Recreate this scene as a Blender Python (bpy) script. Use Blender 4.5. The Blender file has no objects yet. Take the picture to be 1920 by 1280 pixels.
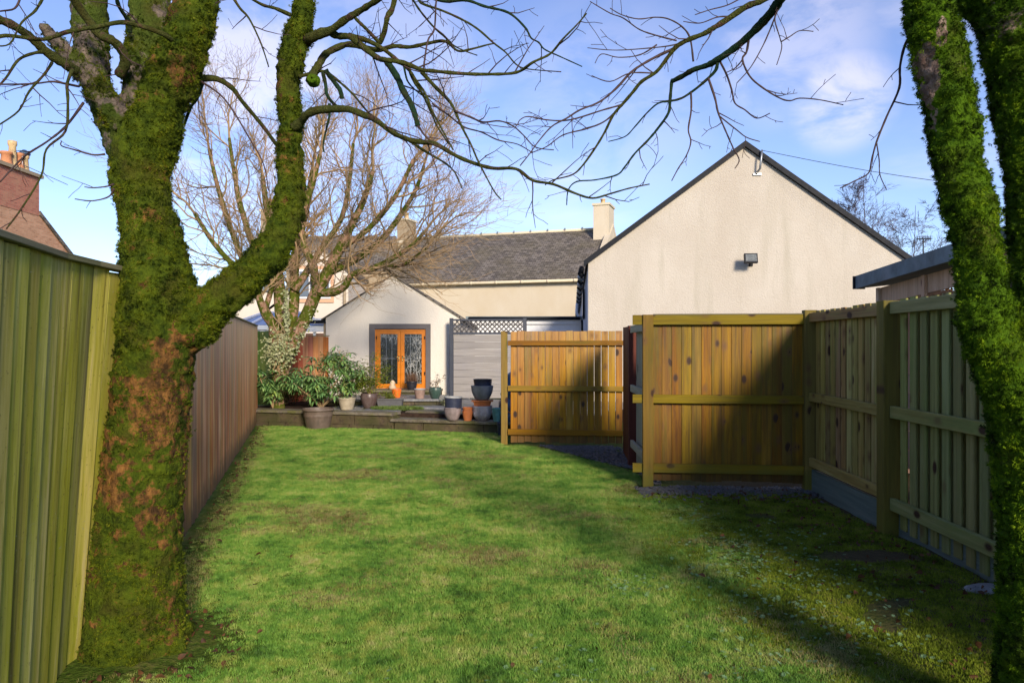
import bpy, math, random
import numpy as np
from mathutils import Vector, Matrix, Euler, noise

R = random.Random(11)
SC = bpy.context.scene
COL = SC.collection
rad = math.radians
F, CX, HY, CH = 1390.0, 960.0, 648.0, 1.5      # focal length in photo pixels, horizon row, eye height


def P(px, py, Z):
    return Vector(((px - CX) / F * Z, Z, CH - (py - HY) / F * Z))


def XH(px, Z, h):
    return Vector(((px - CX) / F * Z, Z, h))


# ------------------------------------------------------------------ camera, sky, sun, exposure
cam_d = bpy.data.cameras.new('camera')
cam = bpy.data.objects.new('camera', cam_d)
COL.objects.link(cam)
cam.location = (0, 0, CH)
cam.rotation_euler = (rad(90), 0, 0)
cam_d.sensor_width = 36.0
cam_d.lens = F / 1920 * 36
cam_d.shift_y = (HY - 640) / 1920
cam_d.clip_start = 0.05
cam_d.clip_end = 2000
SC.camera = cam

SUN_EL, SUN_AZ = 21.0, 160.0      # azimuth clockwise from +Y (the way the camera looks)
world = bpy.data.worlds.new('World')
SC.world = world
world.use_nodes = True


class NT:
    def __init__(s, tree):
        s.t = tree
        tree.nodes.clear()

    def n(s, kind, out=0, props=None, **inp):
        nd = s.t.nodes.new(kind)
        for k, v in (props or {}).items():
            setattr(nd, k, v)
        for k, v in inp.items():
            key = int(k[1:]) if k[0] == 'i' and k[1:].isdigit() else k.replace('_', ' ')
            sk = nd.inputs[key]
            if isinstance(v, bpy.types.NodeSocket):
                s.t.links.new(v, sk)
            elif isinstance(v, bpy.types.Node):
                s.t.links.new(v.outputs[0], sk)
            else:
                if isinstance(v, (tuple, list)) and sk.type == 'RGBA' and len(v) == 3:
                    v = (*v, 1)
                sk.default_value = v
        return nd.outputs[out] if out is not None else nd

    def math(s, op, a, b=0.0, c=0.0, clamp=False):
        return s.n('ShaderNodeMath', props={'operation': op, 'use_clamp': clamp}, i0=a, i1=b, i2=c)

    def mix(s, f, a, b, mode='MIX'):
        nd = s.t.nodes.new('ShaderNodeMix')
        nd.data_type = 'RGBA'
        nd.blend_type = mode
        for sk, v in ((nd.inputs[0], f), (nd.inputs[6], a), (nd.inputs[7], b)):
            if isinstance(v, bpy.types.NodeSocket):
                s.t.links.new(v, sk)
            else:
                sk.default_value = (*v, 1) if isinstance(v, (tuple, list)) and len(v) == 3 else v
        return nd.outputs[2]

    def ramp(s, f, stops, interp='LINEAR'):
        nd = s.t.nodes.new('ShaderNodeValToRGB')
        nd.color_ramp.interpolation = interp
        e = nd.color_ramp.elements
        while len(e) < len(stops):
            e.new(0.5)
        for el, (p, c) in zip(e, stops):
            el.position = p
            el.color = (*c, 1) if isinstance(c, (tuple, list)) else (c, c, c, 1)
        s.t.links.new(f, nd.inputs[0])
        return nd.outputs[0]

    def rng(s, v, a, b, c=0.0, d=1.0, smooth=False):
        return s.n('ShaderNodeMapRange', props={'interpolation_type': 'SMOOTHSTEP' if smooth else 'LINEAR'},
                   i0=v, i1=a, i2=b, i3=c, i4=d)

    def scale(s, v, sc, off=None):
        return s.n('ShaderNodeMapping', Vector=v, Scale=sc, Location=off if off else (0, 0, 0))

    def noise(s, v, sc, det=3.0, rough=0.5, dist=0.0, out=0):
        return s.n('ShaderNodeTexNoise', out=out, Vector=v, Scale=sc, Detail=det, Roughness=rough, Distortion=dist)


w = NT(world.node_tree)
sky = w.n('ShaderNodeTexSky', props={'sky_type': 'NISHITA', 'sun_disc': False, 'sun_elevation': rad(SUN_EL),
                                     'sun_rotation': rad(SUN_AZ), 'air_density': 0.95, 'dust_density': 0.15, 'ozone_density': 4.0,
                                     'altitude': 50})
gen = w.n('ShaderNodeTexCoord', out=0)
cl1 = w.noise(w.scale(gen, (1.3, 1.3, 3.2)), 2.4, 6, 0.55, 0.3)
cl2 = w.noise(w.scale(gen, (1.0, 1.0, 2.2), (3.1, 1.7, 0.4)), 1.1, 3, 0.5)
cloud = w.math('MULTIPLY', w.rng(cl1, 0.50, 0.80, 0, .55, True), w.rng(cl2, 0.42, 0.6, 0.25, 1, True))


def blob(px, py, width, gain):
    d = Vector(((px - CX) / F, 1, (HY - py) / F)).normalized()
    dot = w.n('ShaderNodeVectorMath', out=1, props={'operation': 'DOT_PRODUCT'}, i0=gen, i1=tuple(d))
    return w.math('MULTIPLY', w.rng(dot, math.cos(rad(width)), math.cos(rad(width * 0.15)), 0, gain, True),
                  w.rng(w.noise(w.scale(gen, (1, 1, 1.8)), 7.5, 6, 0.6, 0.4), 0.36, 0.60, 0.0, 1, True))


for bx, by, bw, g in ((455, 185, 10.0, 0.8), (1575, 185, 4.2, 0.8), (1480, 70, 7, 0.45), (1140, 210, 10, 0.22), (740, 150, 9, 0.35)):
    cloud = w.math('MAXIMUM', cloud if not isinstance(cloud, float) else cloud, blob(bx, by, bw, g))
cloud = w.math('MULTIPLY', cloud, 0.72)
hsv = w.n('ShaderNodeHueSaturation', Saturation=0.92, Hue=0.507, Value=0.67, Color=w.mix(1.0, sky, (0.98, 0.96, 1.06), 'MULTIPLY'))
sky_out = w.mix(cloud, hsv, w.mix(0.72, hsv, (5.0, 4.4, 4.3)))
bg = w.n('ShaderNodeBackground', Color=sky_out, Strength=0.13)
w.n('ShaderNodeOutputWorld', out=None, Surface=bg)

sun_d = bpy.data.lights.new('sun', 'SUN')
sun_d.energy = 2.3
sun_d.angle = rad(12.0)
sun_d.color = (1.0, 0.86, 0.68)
sun = bpy.data.objects.new('sun', sun_d)
COL.objects.link(sun)
sv = Vector((math.sin(rad(SUN_AZ)) * math.cos(rad(SUN_EL)), math.cos(rad(SUN_AZ)) * math.cos(rad(SUN_EL)), math.sin(rad(SUN_EL))))
sun.rotation_euler = sv.to_track_quat('Z', 'Y').to_euler()
sun.location = (10, -10, 12)

SC.view_settings.view_transform = 'Standard'
SC.view_settings.look = 'None'
SC.view_settings.gamma = 1.0
SC.view_settings.use_curve_mapping = False
SC.view_settings.exposure = 1.25
SC.render.engine = 'CYCLES'
SC.cycles.max_bounces = 6


# ------------------------------------------------------------------ mesh helpers
class MB:
    def __init__(s):
        s.v, s.f, s.m = [], [], []

    def add(s, vs, fs, mi=0):
        b = len(s.v)
        s.v += [tuple(v) for v in vs]
        s.f += [tuple(i + b for i in f) for f in fs]
        s.m += [mi] * len(fs)

    def box(s, lo, hi, M=None, mi=0):
        vs = [Vector((x, y, z)) for z in (lo[2], hi[2]) for y in (lo[1], hi[1]) for x in (lo[0], hi[0])]
        if M is not None:
            vs = [M @ v for v in vs]
        s.add(vs, [(0, 2, 3, 1), (4, 5, 7, 6), (0, 1, 5, 4), (2, 6, 7, 3), (0, 4, 6, 2), (1, 3, 7, 5)], mi)

    def tube(s, pts, rs, k=6, cap=True, mi=0):
        pts = [Vector(p) for p in pts]
        n = len(pts)
        if n < 2:
            return
        t0 = (pts[1] - pts[0]).normalized()
        u = t0.cross(Vector((0.13, 0.9, 0.31))).normalized()
        b = len(s.v)
        for i, p in enumerate(pts):
            t = (pts[min(i + 1, n - 1)] - pts[max(i - 1, 0)]).normalized()
            u = (u - t * u.dot(t))
            if u.length < 1e-6:
                u = t.orthogonal()
            u.normalize()
            v = t.cross(u)
            r = rs[i] if isinstance(rs, (list, tuple)) else rs
            for j in range(k):
                a = 2 * math.pi * j / k
                s.v.append(tuple(p + (u * math.cos(a) + v * math.sin(a)) * r))
        for i in range(n - 1):
            for j in range(k):
                s.f.append((b + i * k + j, b + i * k + (j + 1) % k, b + (i + 1) * k + (j + 1) % k, b + (i + 1) * k + j))
                s.m.append(mi)
        if cap:
            s.f.append(tuple(b + j for j in reversed(range(k))))
            s.f.append(tuple(b + (n - 1) * k + j for j in range(k)))
            s.m += [mi, mi]

    def lathe(s, prof, k=28, c=(0, 0, 0), sq=0.0, sy=1.0):
        b = len(s.v)
        n = len(prof)
        for r, z in prof:
            for j in range(k):
                a = 2 * math.pi * j / k
                rr = r * (1 + sq * (abs(math.cos(a) * math.sin(a)) * 2) ** 2)
                s.v.append((c[0] + rr * math.cos(a), c[1] + rr * math.sin(a) * sy, c[2] + z))
        for i in range(n - 1):
            for j in range(k):
                s.f.append((b + i * k + j, b + i * k + (j + 1) % k, b + (i + 1) * k + (j + 1) % k, b + (i + 1) * k + j))
                s.m.append(0)

    def mesh(s, name, smooth=False):
        me = bpy.data.meshes.new(name)
        me.from_pydata(s.v, [], s.f)
        if any(s.m):
            me.polygons.foreach_set('material_index', s.m)
        if smooth:
            me.polygons.foreach_set('use_smooth', [True] * len(s.f))
        me.update()
        return me


def thing(name, label, cat, loc=(0, 0, 0), group=None, kind=None):
    o = bpy.data.objects.new(name, None)
    o.empty_display_size = 0.2
    COL.objects.link(o)
    o.location = loc
    return tag(o, label, cat, group, kind)


def tag(o, label=None, cat=None, group=None, kind=None):
    if label: o['label'] = label
    if cat: o['category'] = cat
    if group: o['group'] = group
    if kind: o['kind'] = kind
    return o


def put(o, parent):
    COL.objects.link(o)
    if parent is not None:
        o.parent = parent
        if parent.type == 'EMPTY':       # parents are translated Empties, or parts built in world space
            o.matrix_parent_inverse = Matrix.Translation(-parent.location)
    return o


def obj(name, mb, mat, parent=None, smooth=False, label=None, kind=None):
    me = mb.mesh(name, smooth) if isinstance(mb, MB) else mb
    for m in (mat if isinstance(mat, (list, tuple)) else [mat]):
        if len(me.materials) < (len(mat) if isinstance(mat, (list, tuple)) else 1):
            me.materials.append(m)
    o = bpy.data.objects.new(name, me)
    put(o, parent)
    return tag(o, label, None, None, kind)


_bcache = {}


def beam_mesh(w_, t_, L, ch=0.003, mat=None):
    key = (round(w_, 3), round(t_, 3), round(L, 2), mat.name if mat else '')
    if key in _bcache:
        return _bcache[key]
    a, b, L = w_ / 2, t_ / 2, round(L, 2)
    ch = min(ch, a * 0.4, b * 0.4)
    prof = [(-a + ch, -b), (a - ch, -b), (a, -b + ch), (a, b - ch), (a - ch, b), (-a + ch, b), (-a, b - ch), (-a, -b + ch)]
    vs = [(x, y, 0) for x, y in prof] + [(x, y, L) for x, y in prof]
    fs = [(i, (i + 1) % 8, 8 + (i + 1) % 8, 8 + i) for i in range(8)] + [tuple(reversed(range(8))), tuple(range(8, 16))]
    me = bpy.data.meshes.new('beam')
    me.from_pydata(vs, [], fs)
    if mat: me.materials.append(mat)
    me.update()
    _bcache[key] = me
    return me


def beam(name, parent, p0, p1, wdir, w_, t_, mat, ch=0.003, label=None):
    """A straight piece of timber from p0 to p1; local Z runs along it, local X across its face."""
    p0, p1 = Vector(p0), Vector(p1)
    z = (p1 - p0).normalized()
    x = Vector(wdir)
    x = (x - z * x.dot(z)).normalized()
    y = z.cross(x)
    me = beam_mesh(w_, t_, (p1 - p0).length, ch, mat)
    o = bpy.data.objects.new(name, me)
    M = Matrix((x, y, z)).transposed().to_4x4()
    M.translation = p0
    put(o, parent)
    o.matrix_basis = M
    if label: o['label'] = label
    return o


# ------------------------------------------------------------------ materials
def new_mat(name):
    m = bpy.data.materials.new(name)
    m.use_nodes = True
    return m, NT(m.node_tree)


def finish(n, base, rough=0.8, bump=None, bstr=0.3, bdist=0.01, spec=0.3, **kw):
    extra = dict(kw)
    if bump is not None:
        extra['Normal'] = n.n('ShaderNodeBump', Strength=bstr, Distance=bdist, Height=bump)
    b = n.n('ShaderNodeBsdfPrincipled', Base_Color=base, Roughness=rough, Specular_IOR_Level=spec, **extra)
    n.n('ShaderNodeOutputMaterial', out=None, Surface=b)
    return b


def simple(name, col, rough=0.6, var=0.12, sc=12.0, bstr=0.15, spec=0.4, dirt=None, metal=0.0):
    m, n = new_mat(name)
    tc = n.n('ShaderNodeTexCoord', out=3)
    nz = n.noise(tc, sc, 5, 0.6)
    c = n.mix(n.rng(nz, 0.3, 0.7, 0, 1), tuple(v * (1 - var) for v in col), tuple(min(1, v * (1 + var)) for v in col))
    if dirt:
        nz2 = n.noise(n.scale(tc, (1, 1, 0.6)), sc * 0.35, 6, 0.65)
        c = n.mix(n.rng(nz2, 0.48, 0.68, 0, 0.8), c, dirt)
    finish(n, c, n.rng(nz, 0.3, 0.7, rough - 0.07, rough + 0.07), n.noise(tc, sc * 9, 3), bstr, 0.004, spec, Metallic=metal)
    return m


def wood(name, stops, algae=None, algae_amt=0.0, knots=0.0, knot_col=(0.04, 0.018, 0.008), grain=1.0, varv=0.25, rough=0.75,
         foot=None, spec=0.3, hue=0.02, streak=(0.03, 0.02, 0.01), streak_amt=0.35, specks=False, weather_sun=None):
    m, n = new_mat(name)
    tc = n.n('ShaderNodeTexCoord', out=3)
    rnd = n.n('ShaderNodeObjectInfo', out=5)
    off = n.n('ShaderNodeCombineXYZ', X=n.math('MULTIPLY', rnd, 37.0), Y=n.math('MULTIPLY', rnd, 11.0), Z=n.math('MULTIPLY', rnd, 53.0))
    co = n.n('ShaderNodeVectorMath', props={'operation': 'ADD'}, i0=tc, i1=off)
    vor = n.n('ShaderNodeTexVoronoi', out=None, Vector=n.scale(co, (11, 0.01, 6.5)), Scale=1.0, Randomness=1.0)
    d = vor.outputs['Distance']
    pick = n.n('ShaderNodeSeparateColor', out=0, Color=vor.outputs['Color'])
    warp = n.math('MULTIPLY', n.rng(d, 0.0, 0.45, 1, 0, True), 0.9)
    g1 = n.noise(n.n('ShaderNodeVectorMath', props={'operation': 'ADD'}, i0=n.scale(co, (52, 52, 2.0)),
                     i1=n.n('ShaderNodeCombineXYZ', X=warp, Y=0.0, Z=0.0)), 1.0, 5, 0.6, 0.5)
    g2 = n.noise(n.scale(co, (14, 14, 0.9)), 1.0, 4, 0.55, 0.8)
    base = n.ramp(n.math('ADD', n.math('MULTIPLY', g1, 0.5 * grain), n.math('MULTIPLY', g2, 1.0 - 0.5 * grain)),
                  [(0.28 + 0.44 * i / (len(stops) - 1), c) for i, c in enumerate(stops)])
    base = n.n('ShaderNodeHueSaturation', Hue=n.rng(rnd, 0, 1, 0.5 - hue, 0.5 + hue),
               Saturation=n.rng(n.math('FRACT', n.math('MULTIPLY', rnd, 7.3)), 0, 1, 0.93, 1.18),
               Value=n.rng(n.math('FRACT', n.math('MULTIPLY', rnd, 17.7)), 0, 1, 1 - varv, 1 + varv), Color=base)
    if streak_amt:
        st = n.noise(n.scale(co, (26, 26, 0.5), (5, 5, 0)), 1.0, 4, 0.6)
        base = n.mix(n.rng(st, 0.5, 0.72, 0, streak_amt), base, streak)
    if algae:
        al = n.noise(n.scale(co, (7, 7, 0.7), (9, 2, 1)), 1.0, 6, 0.65)
        base = n.mix(n.rng(al, 0.62 - 0.4 * algae_amt, 0.78 - 0.2 * algae_amt, 0, 0.9, True), base,
                     n.mix(n.noise(n.scale(co, (30, 30, 12)), 1.0, 4), tuple(v * 0.6 for v in algae), tuple(v * 1.3 for v in algae)))
    if weather_sun:      # paler tops: weathering on brown boards, painted sunlight and drying on orange ones
        zz = n.n('ShaderNodeSeparateXYZ', out=2, Vector=tc)
        wn_ = n.noise(n.scale(co, (30, 30, .8), (2, 7, 0)), 1.0, 5, .65)
        base = n.mix(n.math('MULTIPLY', n.rng(n.math('ADD', n.math('MULTIPLY', zz, weather_sun[1]), n.math('MULTIPLY', wn_, 1.2)), 1.0, 1.9, 0, 1, True), weather_sun[2]), base, weather_sun[0])
    if specks:
        sp_ = n.noise(co, 55, 3, .6)
        base = n.mix(n.rng(sp_, .66, .72, 0, .55), base, (0.34, 0.33, 0.24))
        base = n.mix(n.rng(sp_, .36, .30, 0, .5), base, (0.05, 0.05, 0.02))
    if knots:
        kk = n.math('MULTIPLY', n.rng(n.math('DIVIDE', n.math('ADD', d, n.math('MULTIPLY', n.noise(co, 60, 2), 0.05)), n.rng(n.n('ShaderNodeSeparateColor', out=1, Color=vor.outputs['Color']), 0, 1, .5, 2.8)), 0.10, 0.17, 1, 0, True),
                    n.math('GREATER_THAN', pick, 1 - knots))
        halo = n.math('MULTIPLY', n.rng(d, 0.1, 0.55, 0.6, 0, True), n.math('GREATER_THAN', pick, 1 - knots))
        base = n.mix(halo, base, tuple(v * 3 for v in knot_col))
        base = n.mix(kk, base, knot_col)
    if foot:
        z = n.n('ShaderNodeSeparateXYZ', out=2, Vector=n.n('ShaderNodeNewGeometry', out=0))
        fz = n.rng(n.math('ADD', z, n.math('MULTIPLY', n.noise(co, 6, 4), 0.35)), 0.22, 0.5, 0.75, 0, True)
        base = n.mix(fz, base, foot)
    finish(n, base, n.rng(g1, 0.3, 0.7, rough - 0.1, rough + 0.1), g1, 0.5, 0.0035, spec)
    return m


M = {}
M['algae_fence'] = wood('algae_board', [(0.16, 0.15, 0.025), (0.33, 0.31, 0.06), (0.47, 0.42, 0.13), (0.54, 0.46, 0.25)],
                        algae=(0.33, 0.34, 0.025), algae_amt=0.5, varv=0.28, hue=0.014, streak=(0.06, 0.045, 0.022), streak_amt=0.75, specks=True)
M['grey_cap'] = wood('weathered_cap', [(0.08, 0.08, 0.05), (0.16, 0.15, 0.09), (0.22, 0.2, 0.13)], varv=0.15)
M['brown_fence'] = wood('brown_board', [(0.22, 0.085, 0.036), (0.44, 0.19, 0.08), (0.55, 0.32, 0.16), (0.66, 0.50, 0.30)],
                        algae=(0.22, 0.19, 0.09), algae_amt=0.25, varv=0.32, weather_sun=((0.60, 0.48, 0.32), .60, .7), hue=0.014, foot=(0.07, 0.06, 0.035),
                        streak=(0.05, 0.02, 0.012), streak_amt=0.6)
M['red_fence'] = wood('red_board', [(0.2, 0.07, 0.035), (0.32, 0.12, 0.06), (0.42, 0.22, 0.14)], varv=0.2)
M['green_fence'] = wood('green_board', [(0.05, 0.08, 0.025), (0.09, 0.14, 0.04), (0.14, 0.17, 0.06)], varv=0.2)
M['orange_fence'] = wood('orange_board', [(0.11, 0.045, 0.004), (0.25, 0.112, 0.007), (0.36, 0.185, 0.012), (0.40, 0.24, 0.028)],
                         algae=(0.17, 0.12, 0.010), algae_amt=0.25, knots=0.36, weather_sun=((0.44, 0.29, 0.17), .5, .6), varv=0.2, hue=0.012, streak_amt=0.5, foot=(0.12, 0.07, 0.02), rough=0.6)  # pale board tops: sunlit, drying wood painted into the colour
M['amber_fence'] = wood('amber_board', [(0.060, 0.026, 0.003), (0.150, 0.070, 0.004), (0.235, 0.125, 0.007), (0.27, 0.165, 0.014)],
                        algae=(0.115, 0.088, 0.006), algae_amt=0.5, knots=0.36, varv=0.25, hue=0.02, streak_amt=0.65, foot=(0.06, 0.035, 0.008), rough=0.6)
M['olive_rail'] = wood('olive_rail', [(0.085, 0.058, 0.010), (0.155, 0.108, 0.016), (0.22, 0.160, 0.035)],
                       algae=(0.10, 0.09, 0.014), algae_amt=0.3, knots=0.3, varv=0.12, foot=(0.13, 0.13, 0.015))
M['amber_rail'] = wood('amber_rail', [(0.13, 0.07, 0.010), (0.23, 0.125, 0.016), (0.30, 0.18, 0.03)],
                       algae=(0.12, 0.10, 0.010), algae_amt=0.3, knots=0.3, varv=0.1)
M['dark_post'] = wood('dark_post', [(0.045, 0.014, 0.006), (0.10, 0.032, 0.012), (0.14, 0.05, 0.02)], varv=0.1)
M['side_fence'] = wood('olive_board', [(0.15, 0.095, 0.03), (0.29, 0.20, 0.06), (0.38, 0.29, 0.10), (0.50, 0.42, 0.21)],
                       algae=(0.23, 0.25, 0.045), algae_amt=0.35, knots=0.4, varv=0.3, hue=0.03)
M['blue_green_fence'] = wood('blue_green_board', [(0.12, 0.125, 0.035), (0.22, 0.225, 0.075), (0.31, 0.31, 0.13)],
                             algae=(0.19, 0.23, 0.06), algae_amt=0.35, knots=0.12, varv=0.2, hue=0.03)
M['pale_boards'] = wood('pale_board', [(0.20, 0.20, 0.13), (0.32, 0.31, 0.21), (0.42, 0.4, 0.3)], knots=0.1, varv=0.12)
M['gravel_board'] = wood('gravel_board', [(0.08, 0.11, 0.095), (0.14, 0.18, 0.15), (0.20, 0.24, 0.20)], varv=0.1, streak_amt=0.2)
M['shed_wood'] = wood('shed_wood', [(0.36, 0.23, 0.15), (0.52, 0.36, 0.26), (0.62, 0.47, 0.36)], knots=0.3, knot_col=(0.09, 0.04, 0.03), varv=0.1)

M['felt'] = simple('roofing_felt', (0.15, 0.19, 0.205), 0.85, 0.35, 5, 0.5, 0.25, dirt=(0.26, 0.28, 0.29))
M['black'] = simple('black_paint', (0.008, 0.010, 0.015), 0.6, 0.2, spec=0.2)
M['anthracite'] = simple('anthracite_aluminium', (0.035, 0.042, 0.06), 0.45, 0.08)
M['lattice'] = simple('lattice_plastic', (0.05, 0.047, 0.05), 0.6, 0.08)
M['white_upvc'] = simple('white_upvc', (0.74, 0.75, 0.76), 0.35, 0.04)
M['cream_trim'] = simple('cream_trim', (0.62, 0.54, 0.38), 0.6, 0.06)
M['grey_surround'] = simple('grey_surround', (0.115, 0.105, 0.108), 0.7, 0.1, 9, 0.2)
M['orange_frame'] = simple('orange_stained_frame', (0.60, 0.185, 0.006), 0.35, 0.10, 6, 0.1, 0.5)
M['brass'] = simple('brass', (0.75, 0.52, 0.18), 0.25, 0.05, metal=0.9)
M['steel'] = simple('galvanised_steel', (0.32, 0.34, 0.36), 0.4, 0.1, metal=0.7)
M['lamp_glass'] = simple('lamp_glass', (0.13, 0.14, 0.13), 0.12, 0.3, 30, 0.02, 0.7)
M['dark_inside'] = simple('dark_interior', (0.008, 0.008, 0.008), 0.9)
M['window_glass'] = simple('window_glass', (0.10, 0.12, 0.15), 0.06, 0.1, 2, 0.0, 0.8)
M['pink_surround'] = simple('pink_surround', (0.62, 0.36, 0.22), 0.8, 0.05)
M['tan_wall'] = simple('tan_wall', (0.33, 0.26, 0.17), 0.9, 0.1)
M['cons_roof'] = simple('blue_polycarbonate', (0.10, 0.16, 0.33), 0.2, 0.2, 3, 0.0, 0.6)
M['pot_soil'] = simple('potting_soil', (0.022, 0.015, 0.01), 0.95, 0.4, 30, 0.8)
M['clay_chimney'] = simple('clay_chimney_pot', (0.52, 0.22, 0.10), 0.8, 0.15)
M['buff_chimney'] = simple('buff_chimney_pot', (0.60, 0.43, 0.22), 0.8, 0.15, dirt=(0.2, 0.13, 0.08))
M['blue_tarp'] = simple('blue_tarp', (0.045, 0.085, 0.15), 0.35, 0.35, 3, 0.4, 0.5)
M['cable'] = simple('cable', (0.02, 0.02, 0.022), 0.6)
M['ivory'] = simple('pale_stone', (0.55, 0.42, 0.28), 0.7, 0.15)


def render_wall(name, a, b, bump=0.55, stain=(0.3, 0.27, 0.2), stain_amt=0.5, sc=1.0):
    m, n = new_mat(name)
    tc = n.n('ShaderNodeNewGeometry', out=0)
    big = n.noise(n.scale(tc, (0.8, 0.8, 0.6)), 1.0 * sc, 6, 0.62)
    streak = n.noise(n.scale(tc, (3.0, 3.0, 0.35)), 1.0 * sc, 5, 0.6)
    c = n.mix(n.rng(big, 0.35, 0.68), a, b)
    c = n.mix(n.math('MULTIPLY', n.rng(streak, 0.5, 0.74), n.rng(big, 0.4, 0.62, 0, stain_amt)), c, stain)
    grit = n.noise(tc, 38, 3, 0.7)
    vor = n.n('ShaderNodeTexVoronoi', out=0, Vector=tc, Scale=34.0)
    c = n.mix(n.rng(grit, 0.56, 0.72, 0, 0.26), c, tuple(v * 0.55 for v in a))
    c = n.mix(n.rng(grit, 0.44, 0.30, 0, 0.16), c, tuple(min(1, v * 1.3) for v in b))
    h = n.math('ADD', n.math('MULTIPLY', vor, -0.7), grit)
    finish(n, c, 0.92, h, bump, 0.014, 0.12)
    return m


M['gable_wall'] = render_wall('cream_roughcast', (0.46, 0.41, 0.34), (0.52, 0.475, 0.405), 0.5, (0.33, 0.30, 0.22), 0.6)
M['ext_wall'] = render_wall('white_roughcast', (0.65, 0.60, 0.52), (0.70, 0.66, 0.585), 0.3, (0.42, 0.38, 0.32), 0.3)
M['house_wall'] = render_wall('cream_painted_wall', (0.56, 0.48, 0.35), (0.60, 0.53, 0.41), 0.2, (0.46, 0.40, 0.28), 0.3)
M['neighbour_wall'] = render_wall('pale_painted_wall', (0.60, 0.53, 0.45), (0.64, 0.58, 0.50), 0.2, (0.42, 0.38, 0.30), 0.3)
M['blue_shade_wall'] = render_wall('wall_with_painted_blue_shade', (0.42, 0.46, 0.54), (0.50, 0.54, 0.62), 0.2, (0.3, 0.32, 0.4), 0.3)  # bluish shade on the side wall, painted into its colour


def slate_mat():
    m, n = new_mat('old_slate')
    tc = n.n('ShaderNodeTexCoord', out=2)
    br = n.n('ShaderNodeTexBrick', out=None, props={'offset': 0.5}, Vector=tc, Scale=1.0, Mortar_Size=0.012, Mortar_Smooth=0.2,
             Brick_Width=0.3, Row_Height=0.22, Color1=(0.095, 0.082, 0.072), Color2=(0.21, 0.18, 0.15), Mortar=(0.015, 0.013, 0.013))
    big = n.noise(tc, 0.5, 6, 0.65)
    c = n.mix(n.rng(big, 0.42, 0.68, 0, 0.55), br.outputs['Color'], (0.12, 0.10, 0.05))
    c = n.mix(n.rng(n.noise(tc, 2.6, 5, 0.7), 0.55, 0.75, 0, 0.7), c, (0.26, 0.24, 0.21))
    h = n.math('SUBTRACT', n.noise(tc, 5, 3), n.math('MULTIPLY', br.outputs['Fac'], 2.0))
    finish(n, c, 0.75, h, 0.9, 0.03, 0.3)
    return m


def brick_mat(name, c1, c2, mortar, bw=0.225, rh=0.075):
    m, n = new_mat(name)
    tc = n.n('ShaderNodeTexCoord', out=2)
    br = n.n('ShaderNodeTexBrick', out=None, props={'offset': 0.5}, Vector=tc, Scale=1.0, Mortar_Size=0.008, Mortar_Smooth=0.15, Bias=0.0,
             Brick_Width=bw, Row_Height=rh, Color1=c1, Color2=c2, Mortar=mortar)
    c = n.mix(n.rng(n.noise(tc, 1.5, 6, 0.7), 0.45, 0.7, 0, 0.6), br.outputs['Color'], (0.46, 0.27, 0.16))
    c = n.mix(n.rng(n.noise(n.scale(tc, (4, 14, 4)), 1.0, 3, 0.7), 0.58, 0.7, 0, 0.7), c, (0.12, 0.06, 0.05))
    finish(n, c, 0.9, br.outputs['Fac'], -0.4, 0.01, 0.2)
    return m


M['slate'] = slate_mat()
M['brick_red'] = brick_mat('red_brick', (0.40, 0.13, 0.09), (0.52, 0.20, 0.13), (0.38, 0.24, 0.17))
M['brick_orange'] = brick_mat('orange_brick', (0.50, 0.24, 0.13), (0.64, 0.35, 0.21), (0.50, 0.37, 0.26))


def bark_moss(name, patch=0.5, moss_a=(0.030, 0.060, 0.004), moss_b=(0.13, 0.19, 0.008), bark=((0.06, 0.035, 0.018), (0.30, 0.16, 0.07)), bsc=1.0, zband=0.0, spots=()):
    m, n = new_mat(name)
    tc = n.n('ShaderNodeNewGeometry', out=0)
    big = n.noise(n.scale(tc, (1, 1, 1.3)), 3.2 * bsc, 6, 0.62)
    mid = n.noise(tc, 14 * bsc, 5, 0.65)
    fine = n.noise(n.scale(tc, (1, 1, 0.7)), 75 * bsc, 4, 0.65)
    moss = n.mix(n.rng(n.math('ADD', n.math('MULTIPLY', mid, 0.6), n.math('MULTIPLY', fine, 0.4)), 0.36, 0.66), moss_a, moss_b)
    moss = n.mix(n.rng(n.noise(tc, 6.0 * bsc, 4), 0.5, 0.7, 0, 0.6), moss, (0.06, 0.045, 0.010))
    bk = n.mix(n.rng(n.noise(n.scale(tc, (1, 1, 0.5)), 26 * bsc, 5, 0.65), 0.4, 0.65), bark[0], bark[1])
    f = n.math('ADD', n.math('MULTIPLY', big, 0.55), n.math('MULTIPLY', mid, 0.45))
    if zband:        # where rubbing has worn the moss off the lower trunk
        z = n.n('ShaderNodeSeparateXYZ', out=2, Vector=tc)
        f = n.math('ADD', f, n.math('MULTIPLY', n.math('MULTIPLY', n.rng(z, 0.45, 0.62, 0, 1, True), n.rng(z, 1.25, 1.6, 1, 0, True)), zband))
    for sc_p, sc_r in spots:      # places where the moss has fallen away
        dv = n.n('ShaderNodeVectorMath', props={'operation': 'DIVIDE'}, i0=n.n('ShaderNodeVectorMath', props={'operation': 'SUBTRACT'}, i0=tc, i1=tuple(sc_p)), i1=sc_r)
        ds_ = n.n('ShaderNodeVectorMath', out=1, props={'operation': 'LENGTH'}, i0=dv)
        f = n.math('ADD', f, n.rng(n.math('ADD', ds_, n.math('MULTIPLY', n.noise(tc, 24, 4), .8)), 1.1, 1.7, .22, 0, True))
    c = n.mix(n.rng(f, patch, patch + 0.05, 0, 1, True), moss, bk)
    finish(n, c, 0.95, n.math('ADD', mid, fine), 1.0, 0.02, 0.1)
    return m


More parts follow.
